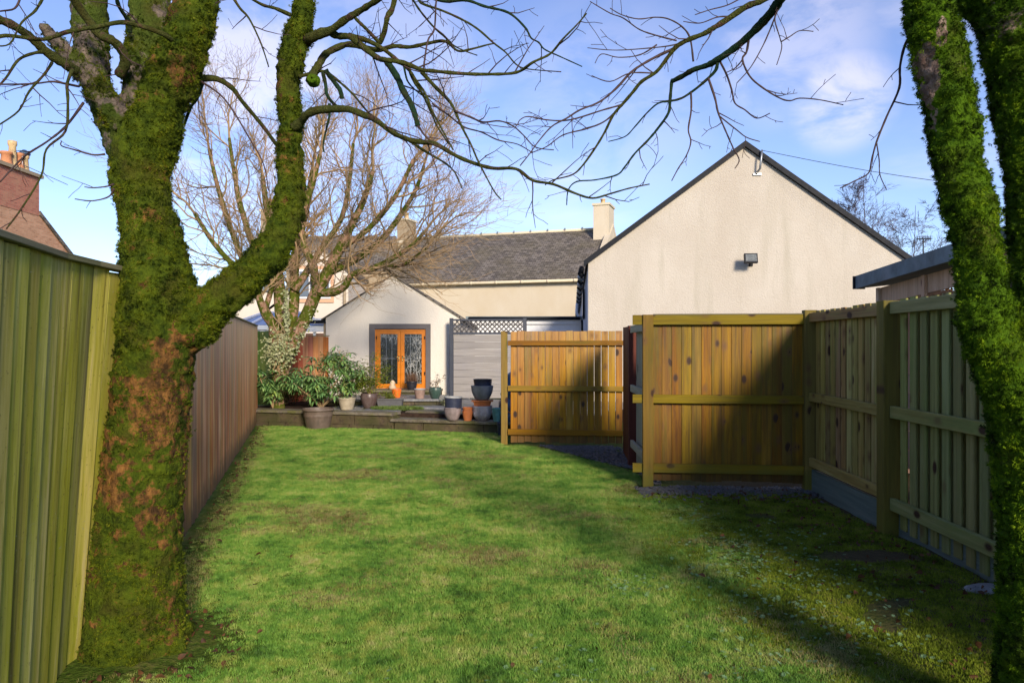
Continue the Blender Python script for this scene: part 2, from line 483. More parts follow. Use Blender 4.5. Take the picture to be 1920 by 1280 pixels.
M['trunk_left'] = bark_moss('mossy_bark', 0.535, (0.018, 0.034, 0.003), (0.10, 0.135, 0.008), ((0.05, 0.028, 0.012), (0.24, 0.115, 0.032)), zband=0.05)
M['trunk_right'] = bark_moss('thick_mossy_bark', 0.60, (0.022, 0.055, 0.003), (0.10, 0.19, 0.006), ((0.14, 0.09, 0.07), (0.34, 0.25, 0.20)), spots=((P(1739, 150, 2.6), (.035, .12, .13)), (P(1752, 225, 2.6), (.03, .12, .07)), (P(1762, 60, 2.6), (.02, .1, .05))))
M['grey_limb'] = bark_moss('grey_mossy_bark', 0.49, (0.03, 0.05, 0.006), (0.09, 0.12, 0.02), ((0.07, 0.06, 0.055), (0.22, 0.17, 0.13)))
M['branch'] = bark_moss('olive_branch_bark', 0.53, (0.035, 0.045, 0.010), (0.11, 0.12, 0.03), ((0.05, 0.03, 0.02), (0.16, 0.10, 0.06)), 2.0)
M['dark_branch'] = bark_moss('dark_mossy_branch_bark', 0.6, (0.015, 0.04, 0.02), (0.035, 0.08, 0.04), ((0.02, 0.03, 0.025), (0.08, 0.09, 0.06)), 2.5)
M['twig'] = simple('twig_bark', (0.050, 0.027, 0.024), 0.75, 0.35, 15, 0.2)
M['mid_trunk'] = bark_moss('pink_mossy_bark', 0.50, (0.04, 0.055, 0.006), (0.14, 0.17, 0.02), ((0.22, 0.12, 0.07), (0.42, 0.27, 0.18)), 1.3)
M['mid_twig'] = simple('tan_twig_bark', (0.31, 0.205, 0.105), 0.8, 0.4, 3, 0.2, dirt=(0.15, 0.13, 0.06))
M['birch_twig'] = simple('birch_twig', (0.07, 0.052, 0.06), 0.8, 0.3, 2, 0.1)


def pos_leaf(name, cols, sc=1.6, rough=0.6, trans=0.25, spec=0.3, hi=40, stops=None, fleck=None):
    """Foliage whose colour drifts over the ground, from plant to plant."""
    m, n = new_mat(name)
    g = n.n('ShaderNodeNewGeometry', out=0)
    a = n.noise(g, sc, 5, 0.62)
    b = n.noise(g, hi, 2, 0.6)
    f = n.math('ADD', n.math('MULTIPLY', a, 0.62), n.math('MULTIPLY', b, 0.38))
    st = stops or [0.34 + 0.34 * i / (len(cols) - 1) for i in range(len(cols))]
    c = n.ramp(f, list(zip(st, cols)))
    if fleck:
        c = n.mix(n.rng(n.noise(g, sc * 1.9, 7, 0.75), 0.50, 0.68, 0, 0.75, True), c, fleck)
    p = n.n('ShaderNodeBsdfPrincipled', Base_Color=c, Roughness=rough, Specular_IOR_Level=spec)
    t = n.n('ShaderNodeBsdfTranslucent', Color=c)
    n.n('ShaderNodeOutputMaterial', out=None, Surface=n.n('ShaderNodeMixShader', i0=trans, i1=p, i2=t))
    return m


M['grass'] = pos_leaf('lawn_grass', [(0.06, 0.14, 0.022), (0.13, 0.29, 0.040), (0.22, 0.40, 0.060), (0.38, 0.48, 0.11), (0.54, 0.50, 0.22)], 2.6,
                      0.55, 0.3, 0.3, 20, [0.36, 0.44, 0.51, 0.58, 0.68], (0.42, 0.44, 0.09))
M['straw'] = pos_leaf('dry_grass', [(0.16, 0.12, 0.035), (0.30, 0.27, 0.09), (0.44, 0.38, 0.17)], 4.0, 0.7, 0.2)
M['moss_tuft'] = pos_leaf('moss', [(0.008, 0.018, 0.002), (0.030, 0.048, 0.003), (0.085, 0.115, 0.005), (0.16, 0.19, 0.010), (0.15, 0.09, 0.02)], 7.0, 0.7, 0.2, 0.1, 55,
                          [0.38, 0.45, 0.51, 0.58, 0.64])
M['moss_tuft_right'] = pos_leaf('bright_moss', [(0.005, 0.014, 0.001), (0.028, 0.062, 0.002), (0.085, 0.165, 0.004), (0.21, 0.31, 0.010)], 8.0, 0.7, 0.2, 0.1, 40,
                                [0.40, 0.47, 0.54, 0.62])
M['weed'] = pos_leaf('pale_weed', [(0.14, 0.26, 0.10), (0.26, 0.42, 0.22)], 3.0, 0.6, 0.2)
M['rhodo'] = pos_leaf('rhododendron_leaf', [(0.05, 0.13, 0.04), (0.12, 0.26, 0.08), (0.24, 0.38, 0.12), (0.42, 0.46, 0.07)], 5.0, 0.3, 0.2, 0.6, 18)
M['shrub'] = pos_leaf('olive_shrub_leaf', [(0.06, 0.09, 0.02), (0.17, 0.20, 0.04), (0.34, 0.33, 0.08)], 6.0, 0.5, 0.2, 0.3, 25)
M['yellow_shrub'] = pos_leaf('yellow_green_leaf', [(0.10, 0.16, 0.02), (0.24, 0.30, 0.03), (0.40, 0.42, 0.05)], 6.0, 0.5, 0.2, 0.3, 25)
M['ivy'] = pos_leaf('pale_variegated_ivy', [(0.12, 0.18, 0.05), (0.36, 0.38, 0.20), (0.55, 0.52, 0.36)], 8.0, 0.5, 0.2, 0.3, 40)
M['creeper'] = pos_leaf('low_creeper', [(0.05, 0.09, 0.02), (0.13, 0.19, 0.04), (0.22, 0.28, 0.08)], 6.0, 0.6, 0.2, 0.3, 40)
M['brown_grass'] = pos_leaf('brown_grass', [(0.10, 0.05, 0.03), (0.24, 0.14, 0.08)], 8, 0.7, 0.2)
M['dead_leaf'] = pos_leaf('dead_leaf', [(0.035, 0.017, 0.010), (0.10, 0.045, 0.018), (0.22, 0.10, 0.035)], 9, 0.7, 0.15, 0.3, 30)
M['chips'] = simple('slate_chippings', (0.10, 0.10, 0.10), 0.6, 0.6, 9, 0.3, 0.4, dirt=(0.035, 0.035, 0.02))


def ground_mat():
    m, n = new_mat('lawn_soil_and_thatch')
    g = n.n('ShaderNodeNewGeometry', out=0)
    a = n.noise(g, 1.25, 5, 0.62)
    b = n.noise(g, 30, 4, 0.7)
    c = n.ramp(n.math('ADD', n.math('MULTIPLY', a, 0.6), n.math('MULTIPLY', b, 0.4)),
               [(0.36, (0.035, 0.055, 0.008)), (0.48, (0.06, 0.10, 0.010)), (0.58, (0.13, 0.14, 0.03)), (0.68, (0.17, 0.13, 0.06))])
    sx = n.n('ShaderNodeSeparateXYZ', out=None, Vector=g)
    d1 = n.rng(n.math('ADD', n.math('SUBTRACT', sx.outputs[0], n.math('MULTIPLY', sx.outputs[1], 0.02)), n.math('MULTIPLY', a, 1.2)), 2.2, 3.0, 0, 0.85, True)
    c = n.mix(d1, c, n.mix(b, (0.035, 0.024, 0.016), (0.13, 0.09, 0.06)))
    finish(n, c, 0.95, b, 1.0, 0.03, 0.1)
    return m


M['ground'] = ground_mat()
M['soil'] = simple('dark_bed_soil', (0.04, 0.025, 0.018), 0.95, 0.5, 18, 1.0, 0.1)
M['field'] = simple('distant_ground', (0.06, 0.08, 0.03), 0.95, 0.3, 0.4, 0.3, 0.1)


def stone_mat(name, a, b, moss=(0.07, 0.08, 0.015), amt=0.6, rough=0.85, wet=0.25):
    m, n = new_mat(name)
    g = n.n('ShaderNodeNewGeometry', out=0)
    rnd = n.n('ShaderNodeObjectInfo', out=5)
    nz = n.noise(g, 9, 6, 0.68)
    c = n.mix(n.rng(nz, 0.36, 0.66), a, b)
    c = n.n('ShaderNodeHueSaturation', Value=n.rng(rnd, 0, 1, 0.72, 1.28), Color=c)
    c = n.mix(n.rng(n.noise(g, 4.5, 6, 0.65), 0.62 - amt * 0.25, 0.72 - amt * 0.1, 0, 0.85, True), c, moss)
    c = n.mix(n.rng(n.noise(g, 22, 4, 0.7), 0.58, 0.7, 0, 0.75), c, tuple(v * 0.25 for v in a))
    finish(n, c, n.rng(nz, 0.35, 0.65, rough - wet, rough), nz, 0.8, 0.02, 0.4)
    return m


M['wall_stone'] = stone_mat('retaining_stone', (0.05, 0.037, 0.022), (0.15, 0.105, 0.058), (0.045, 0.048, 0.012), 1.05)
M['coping'] = stone_mat('coping_stone', (0.12, 0.10, 0.07), (0.24, 0.21, 0.16), (0.10, 0.10, 0.02), 0.75)
M['paving'] = stone_mat('wet_paving', (0.13, 0.135, 0.14), (0.25, 0.25, 0.25), (0.10, 0.12, 0.03), 0.4, 0.6, 0.35)


# ------------------------------------------------------------------ prototypes and instancing for stuff
def blade_proto(name, nb, h0, h1, spread, wdt, lean, mat, droop=0.0, segs=2, seed=1):
    r = random.Random(seed)
    mb = MB()
    for _ in range(nb):
        a = r.uniform(0, 6.283)
        rr = spread * math.sqrt(r.random())
        x, y = rr * math.cos(a), rr * math.sin(a)
        h = r.uniform(h0, h1)
        d = r.uniform(0, 6.283)
        L = lean * r.uniform(0.2, 1.0) * h
        fa = r.uniform(0, 6.283)
        wx, wy = math.cos(fa) * wdt / 2, math.sin(fa) * wdt / 2
        vs = []
        for i in range(segs):
            t = i / segs
            ox, oy = math.cos(d) * L * t * t, math.sin(d) * L * t * t
            z = h * t * (1 - droop * t)
            k = 1 - 0.45 * t
            vs += [(x + ox - wx * k, y + oy - wy * k, z), (x + ox + wx * k, y + oy + wy * k, z)]
        vs.append((x + math.cos(d) * L, y + math.sin(d) * L, h * (1 - droop)))
        fs = [(2 * i, 2 * i + 1, 2 * i + 3, 2 * i + 2) for i in range(segs - 1)] + [(2 * segs - 2, 2 * segs - 1, 2 * segs)]
        mb.add(vs, fs)
    me = mb.mesh(name)
    me.materials.append(mat)
    o = bpy.data.objects.new(name, me)
    return o


def leaf_mesh(L, W, fold=0.15, curl=0.2, mat=None, name='leaf'):
    mb = MB()
    vs = []
    for t, k in ((0.0, 0.12), (0.3, 0.85), (0.65, 1.0), (1.0, 0.05)):
        z = -curl * L * t * t
        vs += [(-W / 2 * k, t * L, z + fold * W * k), (0, t * L, z), (W / 2 * k, t * L, z + fold * W * k)]
    fs = []
    for i in range(3):
        b = i * 3
        fs += [(b, b + 1, b + 4, b + 3), (b + 1, b + 2, b + 5, b + 4)]
    mb.add(vs, fs)
    me = mb.mesh(name, True)
    if mat: me.materials.append(mat)
    return me


def scatter(name, pts, rots, scls, protos, idx, parent=None, label=None, cat=None, kind='stuff'):
    me = bpy.data.meshes.new(name)
    me.vertices.add(len(pts))
    me.vertices.foreach_set('co', np.asarray(pts, dtype=np.float32).ravel())
    a = me.attributes.new('rot', 'FLOAT_VECTOR', 'POINT')
    a.data.foreach_set('vector', np.asarray(rots, dtype=np.float32).ravel())
    a = me.attributes.new('scl', 'FLOAT', 'POINT')
    a.data.foreach_set('value', np.asarray(scls, dtype=np.float32))
    a = me.attributes.new('idx', 'INT', 'POINT')
    a.data.foreach_set('value', np.asarray(idx, dtype=np.int32))
    o = bpy.data.objects.new(name, me)
    put(o, parent)
    g = bpy.data.node_groups.new(name + '_nodes', 'GeometryNodeTree')
    g.interface.new_socket('Geometry', in_out='INPUT', socket_type='NodeSocketGeometry')
    g.interface.new_socket('Geometry', in_out='OUTPUT', socket_type='NodeSocketGeometry')
    gi, go = g.nodes.new('NodeGroupInput'), g.nodes.new('NodeGroupOutput')
    jn = g.nodes.new('GeometryNodeJoinGeometry')
    L = g.links.new

    def attr(nm, ty):
        q = g.nodes.new('GeometryNodeInputNamedAttribute')
        q.data_type = ty
        q.inputs[0].default_value = nm
        return q.outputs[0]
    ar, asc, ai = attr('rot', 'FLOAT_VECTOR'), attr('scl', 'FLOAT'), attr('idx', 'INT')
    for k, pr in enumerate(protos):
        oi = g.nodes.new('GeometryNodeObjectInfo')
        oi.inputs[0].default_value = pr
        oi.inputs['As Instance'].default_value = True
        ip = g.nodes.new('GeometryNodeInstanceOnPoints')
        cmp_ = g.nodes.new('FunctionNodeCompare')
        cmp_.data_type = 'INT'
        cmp_.operation = 'EQUAL'
        L(ai, cmp_.inputs[2])
        cmp_.inputs[3].default_value = k
        L(gi.outputs[0], ip.inputs['Points'])
        L(cmp_.outputs[0], ip.inputs['Selection'])
        L(oi.outputs['Geometry'], ip.inputs['Instance'])
        L(ar, ip.inputs['Rotation'])
        L(asc, ip.inputs['Scale'])
        L(ip.outputs[0], jn.inputs[0])
    L(jn.outputs[0], go.inputs[0])
    mo = o.modifiers.new('scatter', 'NODES')
    mo.node_group = g
    return tag(o, label, cat, None, kind)


def dir_euler(d, spin=None, r=R):
    """Euler that turns local +Z to d."""
    q = Vector(d).to_track_quat('Z', 'Y')
    if spin is None:
        spin = r.uniform(0, 6.283)
    m = q.to_matrix() @ Matrix.Rotation(spin, 3, 'Z')
    return tuple(m.to_euler())


# ------------------------------------------------------------------ ground
def wall_side(x, y):      # > 0 beyond the front of the retaining wall
    return (y - 14.0) + (x + 4.85) * 0.2828


def gh(x, y):
    d = noise.noise(Vector((x * 0.55, y * 0.55, 3.3))) * 0.035 + noise.noise(Vector((x * 2.1, y * 2.1, 8.0))) * 0.012
    d += noise.noise(Vector((x * 7, y * 7, 1.0))) * 0.006
    r = math.hypot(x + 1.9, y - 3.75)
    d += 0.05 * max(0, 1 - r / 0.8) ** 2
    k = max(0.0, min(1.0, (-(wall_side(x, y)) - 0.0) / 1.5))
    return d * (0.25 + 0.75 * k) - 0.004


mb = MB()
x0, x1, y0, y1 = -8.0, 8.0, -2.0, 16.0
nx, ny = 200, 230
for j in range(ny + 1):
    for i in range(nx + 1):
        x = x0 + (x1 - x0) * i / nx
        y = y0 + (y1 - y0) * j / ny
        mb.v.append((x, y, gh(x, y)))
for j in range(ny):
    for i in range(nx):
        a = j * (nx + 1) + i
        mb.f.append((a, a + 1, a + nx + 2, a + nx + 1))
mb.m = [0] * len(mb.f)
obj('lawn_ground', mb, M['ground'], None, True, kind='structure')
mb = MB()
mb.box((-400, -300, -0.6), (400, 900, -0.07))
obj('ground', mb, M['field'], None, kind='structure')


# ------------------------------------------------------------------ building helpers
def metre_uv(me):
    uv = me.uv_layers.new(name='UVMap')
    for p in me.polygons:
        n = p.normal
        u = Vector((0, 0, 1)).cross(n)
        u = u.normalized() if u.length > 1e-3 else Vector((1, 0, 0))
        v = n.cross(u)
        for li in p.loop_indices:
            c = me.vertices[me.loops[li].vertex_index].co
            uv.data[li].uv = (c.dot(u), c.dot(v))


def prism(name, pts, ext, mat, parent=None, label=None, kind=None):
    pts = [Vector(p) for p in pts]
    ext = Vector(ext)
    n = len(pts)
    nn = (pts[1] - pts[0]).cross(pts[2] - pts[0])
    if nn.dot(ext) > 0:
        pts = pts[::-1]
    mb = MB()
    mb.add(pts + [p + ext for p in pts], [tuple(range(n)), tuple(reversed(range(n, 2 * n)))] +
           [((i + 1) % n, i, n + i, n + (i + 1) % n) for i in range(n)])
    me = mb.mesh(name)
    metre_uv(me)
    return obj(name, me, mat, parent, label=label, kind=kind)


def V2(p, z):
    return Vector((p[0], p[1], z))


def gabled(parent, A, B, depth, he, hr, wall_m, roof_m, z0=0.0, over=0.06, t=0.09, side=0.12, back=0.1):
    """House body whose gable end runs A-B; it extends to the left of the direction A->B."""
    A, B = Vector(A), Vector(B)
    u = (B - A).normalized()
    n = Vector((-u.y, u.x))
    Mid = (A + B) / 2
    prism('wall', [V2(A, z0), V2(B, z0), V2(B, he), V2(Mid, hr), V2(A, he)], V2(n * depth, 0), wall_m, parent)
    half = (B - A).length / 2
    sl = (hr - he) / half
    ln = math.hypot(1, sl)
    out = []
    for sgn in (-1, 1):
        e = Mid + u * sgn * (half + side)
        he2 = hr - sl * (half + side)
        f = -n * over
        a, b = V2(Mid + f, hr + 0.004), V2(e + f, he2 + 0.004)
        up = Vector((0, 0, t * ln))
        out.append(prism('roof', [a, b, b + up, a + up], V2(n * (depth + over + back), 0), roof_m, parent))
    return u, n, Mid, sl


# ------------------------------------------------------------------ large gable building on the right
GA, GU, GN = Vector((1.645, 16.0)), Vector((0.9966, -0.0827)), Vector((0.0827, 0.9966))


def gp(px, py, off=0.0):
    """Point on the gable front seen at a pixel, off metres towards the viewer."""
    k = (px - CX) / F
    c = GN.dot(GA) - off
    Z = c / (GN.x * k + GN.y)
    return P(px, py, Z)


GB = GA + GU * 6.604
t_ = thing('gabled_house', 'big cream roughcast gable wall with a black-edged steep roof, right of centre', 'house', V2(GA, 0))
gabled(t_, GA, GB, 26, 3.29, 5.72, M['gable_wall'], M['slate'], side=0.05, over=0.03, t=0.05)
GM = (GA + GB) / 2
for sgn in (-1, 1):                      # verge trim along each rake
    e = GM + GU * sgn * 3.40
    sl = (5.72 - 3.29) / 3.302
    a, b = V2(GM - GN * 0.09, 5.705), V2(e - GN * 0.09, 5.705 - sl * 3.40)
    up = Vector((0, 0, 0.125))
    prism('verge_trim', [a, b, b + up, a + up], V2(GN * 0.085, 0), M['black'], t_)
# side wall skin coloured as blue shade, gutter and rafter ends along the left eave
prism('side_wall_panel', [V2(GA - GU * 0.012 + GN * 0.02, 0.0), V2(GA - GU * 0.012 + GN * 24, 0.0), V2(GA - GU * 0.012 + GN * 24, 3.1),
                          V2(GA - GU * 0.012 + GN * 0.02, 3.1)], V2(GU * 0.01, 0), M['blue_shade_wall'], t_)
gx = GA - GU * 0.14
mb = MB()
mb.tube([V2(gx + GN * 0.05, 3.17), V2(gx + GN * 25.5, 3.15)], 0.055, 10)
obj('gutter', mb, M['black'], t_, True)
for i in range(24):
    q = GA - GU * 0.085 + GN * (0.35 + i * 1.0)
    mb = MB()
    mb.tube([V2(q - GU * 0.055, 3.20), V2(q - GU * 0.085, 3.09), V2(q - GU * 0.01, 3.02)], [0.05, 0.065, 0.06], 8)
    obj('gutter_bracket', mb, M['black'] if i % 2 == 0 else M['steel'], t_, True)
for i, (z_, yy) in enumerate(((2.2, 3.0), (1.55, 7.0))):
    q = GA - GU * 0.03 + GN * yy
    f_ = prism('window', [V2(q, z_ - 0.0), V2(q + GN * 1.0, z_), V2(q + GN * 1.0, z_ + 0.75), V2(q, z_ + 0.75)], V2(-GU * 0.05, 0), M['black'], t_)
    q2 = q - GU * 0.052 + GN * 0.08
    prism('pane', [V2(q2, z_ + .08), V2(q2 + GN * 0.84, z_ + .08), V2(q2 + GN * 0.84, z_ + 0.67), V2(q2, z_ + 0.67)], V2(-GU * 0.006, 0), M['white_upvc'], f_)
mb = MB()
q = GA - GU * 0.10 + GN * 8.5
mb.tube([V2(q - GU * 0.1, 2.9), V2(q - GU * 0.12, 2.6), V2(q - GU * 0.03, 2.4), V2(q - GU * 0.03, 0.2)], 0.045, 8)
obj('downpipe', mb, M['white_upvc'], t_, True)

# floodlight
lp = gp(1408, 484, 0.0)
fl = thing('floodlight', 'small black square floodlight fixed to the middle of the big cream gable wall', 'floodlight', lp)
mb = MB()
c_ = gp(1408, 484, 0.30)
Rm = Matrix.Translation(c_) @ Matrix.Rotation(rad(-4.7), 4, 'Z') @ Matrix.Rotation(rad(-14), 4, 'X')
mb.box((-0.135, -0.02, -0.10), (0.135, 0.05, 0.10), Rm)
mb.box((-0.09, 0.05, -0.07), (0.09, 0.09, 0.07), Rm)
obj('housing', mb, M['black'], fl)
mb = MB()
mb.box((-0.112, -0.026, -0.072), (0.112, -0.021, 0.078), Rm)
obj('lens', mb, M['lamp_glass'], fl)
mb = MB()
mb.tube([c_ + Vector((0, 0.05, -0.10)), c_ + Vector((0, 0.10, -0.15)), lp + Vector((0, -0.002, -0.10))], 0.018, 8)
mb.box((-0.035, -0.03, -0.17), (0.035, 0.0, -0.08), Matrix.Translation(lp) @ Matrix.Rotation(rad(-4.7), 4, 'Z'))
obj('bracket', mb, M['black'], fl)

# cable bracket near the apex and the overhead line
bk = thing('cable_bracket', 'bent grey steel pole bracket near the top of the big cream gable', 'bracket', gp(1424, 327, 0))
mb = MB()
mb.tube([gp(1418, 326, 0.03), gp(1425, 316, 0.14), gp(1427, 300, 0.16), gp(1429, 281, 0.16)], [0.022, 0.024, 0.022, 0.018], 8)
obj('pole', mb, M['steel'], bk, True)
mb = MB()
q0 = gp(1421, 327, 0.0)
mb.box((-0.10, -0.035, -0.025), (0.07, -0.001, 0.02), Matrix.Translation(q0) @ Matrix.Rotation(rad(-4.7), 4, 'Z'))
obj('foot_plate', mb, M['steel'], bk)
mb = MB()
a_, b_ = gp(1428, 282, 0.16), P(2350, 372, 11.0)
mb.tube([a_.lerp(b_, i / 14) - Vector((0, 0, 0.25 * math.sin(math.pi * i / 14))) for i in range(15)], 0.006, 5)
tag(obj('overhead_cable', mb, M['cable'], None, True), 'thin black overhead cable running right from the gable top bracket', 'cable')

# ------------------------------------------------------------------ main house, far behind
HL, HR_ = Vector((-9.42, 48.5)), Vector((5.06, 43.66))
hu = (HR_ - HL).normalized()
hn = Vector((-hu.y, hu.x))
mh = thing('main_house', 'long cream house with a dark slate roof behind the small white extension', 'house', V2(HL, 0))
gabled(mh, HR_, HR_ + hn * 10, (HR_ - HL).length, 5.55, 9.0, M['house_wall'], M['slate'], over=0.0, side=0.25, t=0.12, back=0.0)
mb = MB()
g0, g1 = HL - hn * 0.36, HR_ - hn * 0.36 - hu * 0.5
mb.tube([V2(g0, 5.36), V2(g1, 5.36)], 0.09, 10)
obj('gutter', mb, M['cream_trim'], mh, True)
for i in range(9):
    q = g0.lerp(g1, (i + 0.5) / 9)
    mb = MB()
    mb.tube([V2(q - hu * 0.06, 5.36), V2(q + hu * 0.06, 5.36)], 0.105, 10)
    obj('gutter_joint', mb, M['cream_trim'], mh, True)
hr0, hr1 = HL + hn * 5, HR_ + hn * 5
mb = MB()
mb.tube([V2(hr0, 9.15), V2(hr1, 9.15)], 0.11, 8)
obj('ridge', mb, M['cream_trim'], mh, True)
for i in range(11):                       # small clips along the ridge
    q = hr0.lerp(hr1, 0.16 + i * 0.078)
    mb = MB()
    mb.box((-0.05, -0.15, 0), (0.05, 0.05, 0.16), Matrix.Translation(V2(q, 9.16)))
    obj('ridge_clip', mb, M['felt'], mh)
sl_ = 3.45 / 5
for E, m_, wd in ((HR_, M['house_wall'], 0.35), (HL, M['tan_wall'], 0.5)):      # raised skews at both gable ends
    for sgn in (1, -1):
        a = V2(E + hn * 5 - hu * wd * (1 if E is HR_ else 0), 9.02)
        b = V2(E + hn * (5 - 5.25 * sgn) - hu * wd * (1 if E is HR_ else 0), 9.02 - sl_ * 5.25)
        up = Vector((0, 0, 0.42))
        prism('skew', [a, b, b + up, a + up], V2(hu * wd, 0), M['cream_trim'] if E is HL else m_, mh)


def chimney(parent, c, wx, wy, z0, z1, wall_m, pots, ang=0.0):
    Mx = Matrix.Translation((c[0], c[1], 0)) @ Matrix.Rotation(ang, 4, 'Z')
    mb = MB()
    mb.box((-wx / 2, -wy / 2, z0), (wx / 2, wy / 2, z1), Mx)
    me = mb.mesh('chimney'); metre_uv(me)
    ch = obj('chimney', me, wall_m, parent)
    mb = MB()
    mb.box((-wx / 2 - 0.07, -wy / 2 - 0.07, z1 - 0.02), (wx / 2 + 0.07, wy / 2 + 0.07, z1 + 0.12), Mx)
    obj('chimney_cap', mb, M['cream_trim'], ch)
    for (px_, h, r_, m_) in pots:
        mb = MB()
        q = Mx @ Vector((px_, 0, z1 + 0.11))
        mb.lathe([(r_ * 1.15, 0), (r_, h * 0.1), (r_ * 0.82, h * 0.85), (r_ * 1.05, h * 0.88), (r_ * 1.05, h), (r_ * 0.7, h), (r_ * 0.7, h * 0.6)], 14, q)
        obj('chimney_pot', mb, m_, ch, True)
    return ch


cc = HR_ + hn * 4.6 - hu * 0.58
ang_ = math.atan2(hu.y, hu.x)
chimney(mh, cc, 1.02, 1.7, 7.5, 10.5, M['house_wall'], [(-0.05, 0.42, 0.17, M['buff_chimney'])], ang_)
cc = HL + hn * 5.0 + hu * 0.3
chimney(mh, cc, 0.8, 1.4, 8.0, 10.4, M['tan_wall'], [(0.0, 0.5, 0.17, M['buff_chimney'])], ang_)

# low link with a flat dark roof between the extension and the gable house
lk = thing('link_building', 'low pale link with thin dark flat roof left of the gable wall', 'outbuilding', (-1.4, 24, 0))
mb = MB()
mb.box((-1.30, 24.1, 0), (2.28, 29.6, 2.36))
obj('wall', mb, M['white_upvc'], lk)
mb = MB()
mb.box((-1.50, 23.98, 2.362), (2.27, 29.7, 2.45))
obj('roof', mb, M['felt'], lk)
mb = MB()
mb.box((-1.45, 24.03, 2.20), (2.25, 24.095, 2.358))
obj('fascia', mb, M['white_upvc'], lk)
mb = MB()
mb.tube([(-1.4, 23.93, 2.385), (2.2, 23.93, 2.385)], 0.05, 8)
obj('gutter', mb, M['black'], lk, True)

# ------------------------------------------------------------------ neighbour house on the left, seen through the tree
nb = thing('neighbour_house', 'pale gabled house with pink window surround seen through the bare garden tree', 'house', XH(600, 40, 0))
A_, B_ = XH(548, 39, 0).to_2d(), XH(653, 39, 0).to_2d()
gabled(nb, A_, B_, 9, CH + (648 - 512) * 39 / F, CH + (648 - 464) * 39 / F, M['neighbour_wall'], M['slate'], over=0.1, t=0.1)


def pane_box(name, px0, py0, px1, py1, Z, dz, mat, parent, label=None):
    a, b = P(px0, py1, Z), P(px1, py0, Z)
    mb = MB()
    mb.box((a.x, Z - dz, a.z), (b.x, Z, b.z))
    return obj(name, mb, mat, parent, label=label)


sr = pane_box('window_surround', 553, 499, 626, 567, 38.98, 0.06, M['pink_surround'], nb)
wf = pane_box('window', 559, 505, 620, 560, 38.918, 0.05, M['white_upvc'], nb)
for a, b in ((562, 579), (582, 598), (601, 617)):
    pane_box('pane', a, 509, b, 556, 38.866, 0.03, M['window_glass'], wf)
mb = MB()
mb.tube([P(646, 516, 38.85), P(646, 620, 38.85)], 0.08, 8)
obj('downpipe', mb, M['tan_wall'], nb, True)
wn = thing('neighbour_wing', 'low pale wing with a dark flat roof left of the gabled neighbour house', 'house', XH(450, 41, 0))
a, b = P(352, 546, 41), P(547, 546, 41)
mb = MB(); mb.box((a.x, 41, 0), (b.x, 47, a.z)); obj('wall', mb, M['neighbour_wall'], wn)
mb = MB(); mb.box((a.x - .2, 40.8, a.z + .003), (b.x - .05, 47.2, a.z + .3)); obj('roof', mb, M['felt'], wn)
rh = thing('rear_house', 'slate roofed house far behind the bare tree, showing a tan side wall', 'house', XH(680, 47, 0))
A_ = XH(726, 44, 0).to_2d()
gabled(rh, A_, A_ + Vector((0, 7)), 6.0, CH + (648 - 506) * 44 / F, CH + (648 - 446) * 47.5 / F, M['tan_wall'], M['slate'], over=0.0, t=0.1)
chimney(rh, XH(505, 46, 0).to_2d() * 1.0, 0.8, 0.8, 3, CH + (648 - 398) * 46 / F, M['tan_wall'], [(0, 0.7, 0.2, M['clay_chimney'])])

# ------------------------------------------------------------------ brick house at the far left
bh = thing('brick_house', 'red and orange brick gable with a tall chimney, far left above the green fence', 'house', (-18, 27, 0))
prism('wall', [(-18, 22.0, 0), (-18, 32.6, 0), (-18, 32.6, 3.6), (-18, 28.25, 6.43), (-18, 22.0, 6.43)], (-8, 0, 0), M['brick_orange'], bh)
a, b = Vector((-17.93, 28.2, 6.46)), Vector((-17.93, 32.9, 3.42))
prism('roof', [a, b, b + Vector((0, 0, .16)), a + Vector((0, 0, .16))], (-8, 0, 0), M['slate'], bh)
mb = MB(); mb.box((-19.2, 22.0, 6.433), (-17.985, 28.2, 7.86)); me = mb.mesh('chimney'); metre_uv(me)
ch = obj('chimney', me, M['brick_red'], bh)
mb = MB(); mb.box((-19.3, 21.9, 7.862), (-17.88, 28.32, 7.99)); obj('chimney_cap', mb, M['tan_wall'], ch)
for zz, h, r_, m_ in ((26.15, .25, .12, M['felt']), (26.75, .5, .19, M['clay_chimney']), (27.08, .98, .14, M['buff_chimney']),
                      (27.42, .62, .17, M['clay_chimney']), (27.75, .62, .15, M['buff_chimney'])):
    mb = MB()
    mb.lathe([(r_ * 1.25, 0), (r_ * 1.0, h * .25), (r_ * .85, h * .8), (r_ * 1.1, h * .86), (r_ * 1.1, h), (r_ * .7, h), (r_ * .7, h * .6)], 14, (-18.25, zz, 7.985))
    obj('chimney_pot', mb, m_, ch, True)
mb = MB()
mb.lathe([(0.05, 0), (.2, .02), (.2, .08), (.06, .2), (0, .2)], 12, (-18.25, 27.75, 8.62))
obj('chimney_cowl', mb, M['blue_tarp'], ch, True)
mb = MB()
mb.tube([(-18.1, 27.3, 8.2), (-18.1, 30.2, 8.05)], 0.012, 4); mb.tube([(-18.1, 27.4, 7.9), (-18.1, 27.4, 8.6)], 0.015, 4)
obj('aerial', mb, M['steel'], ch)

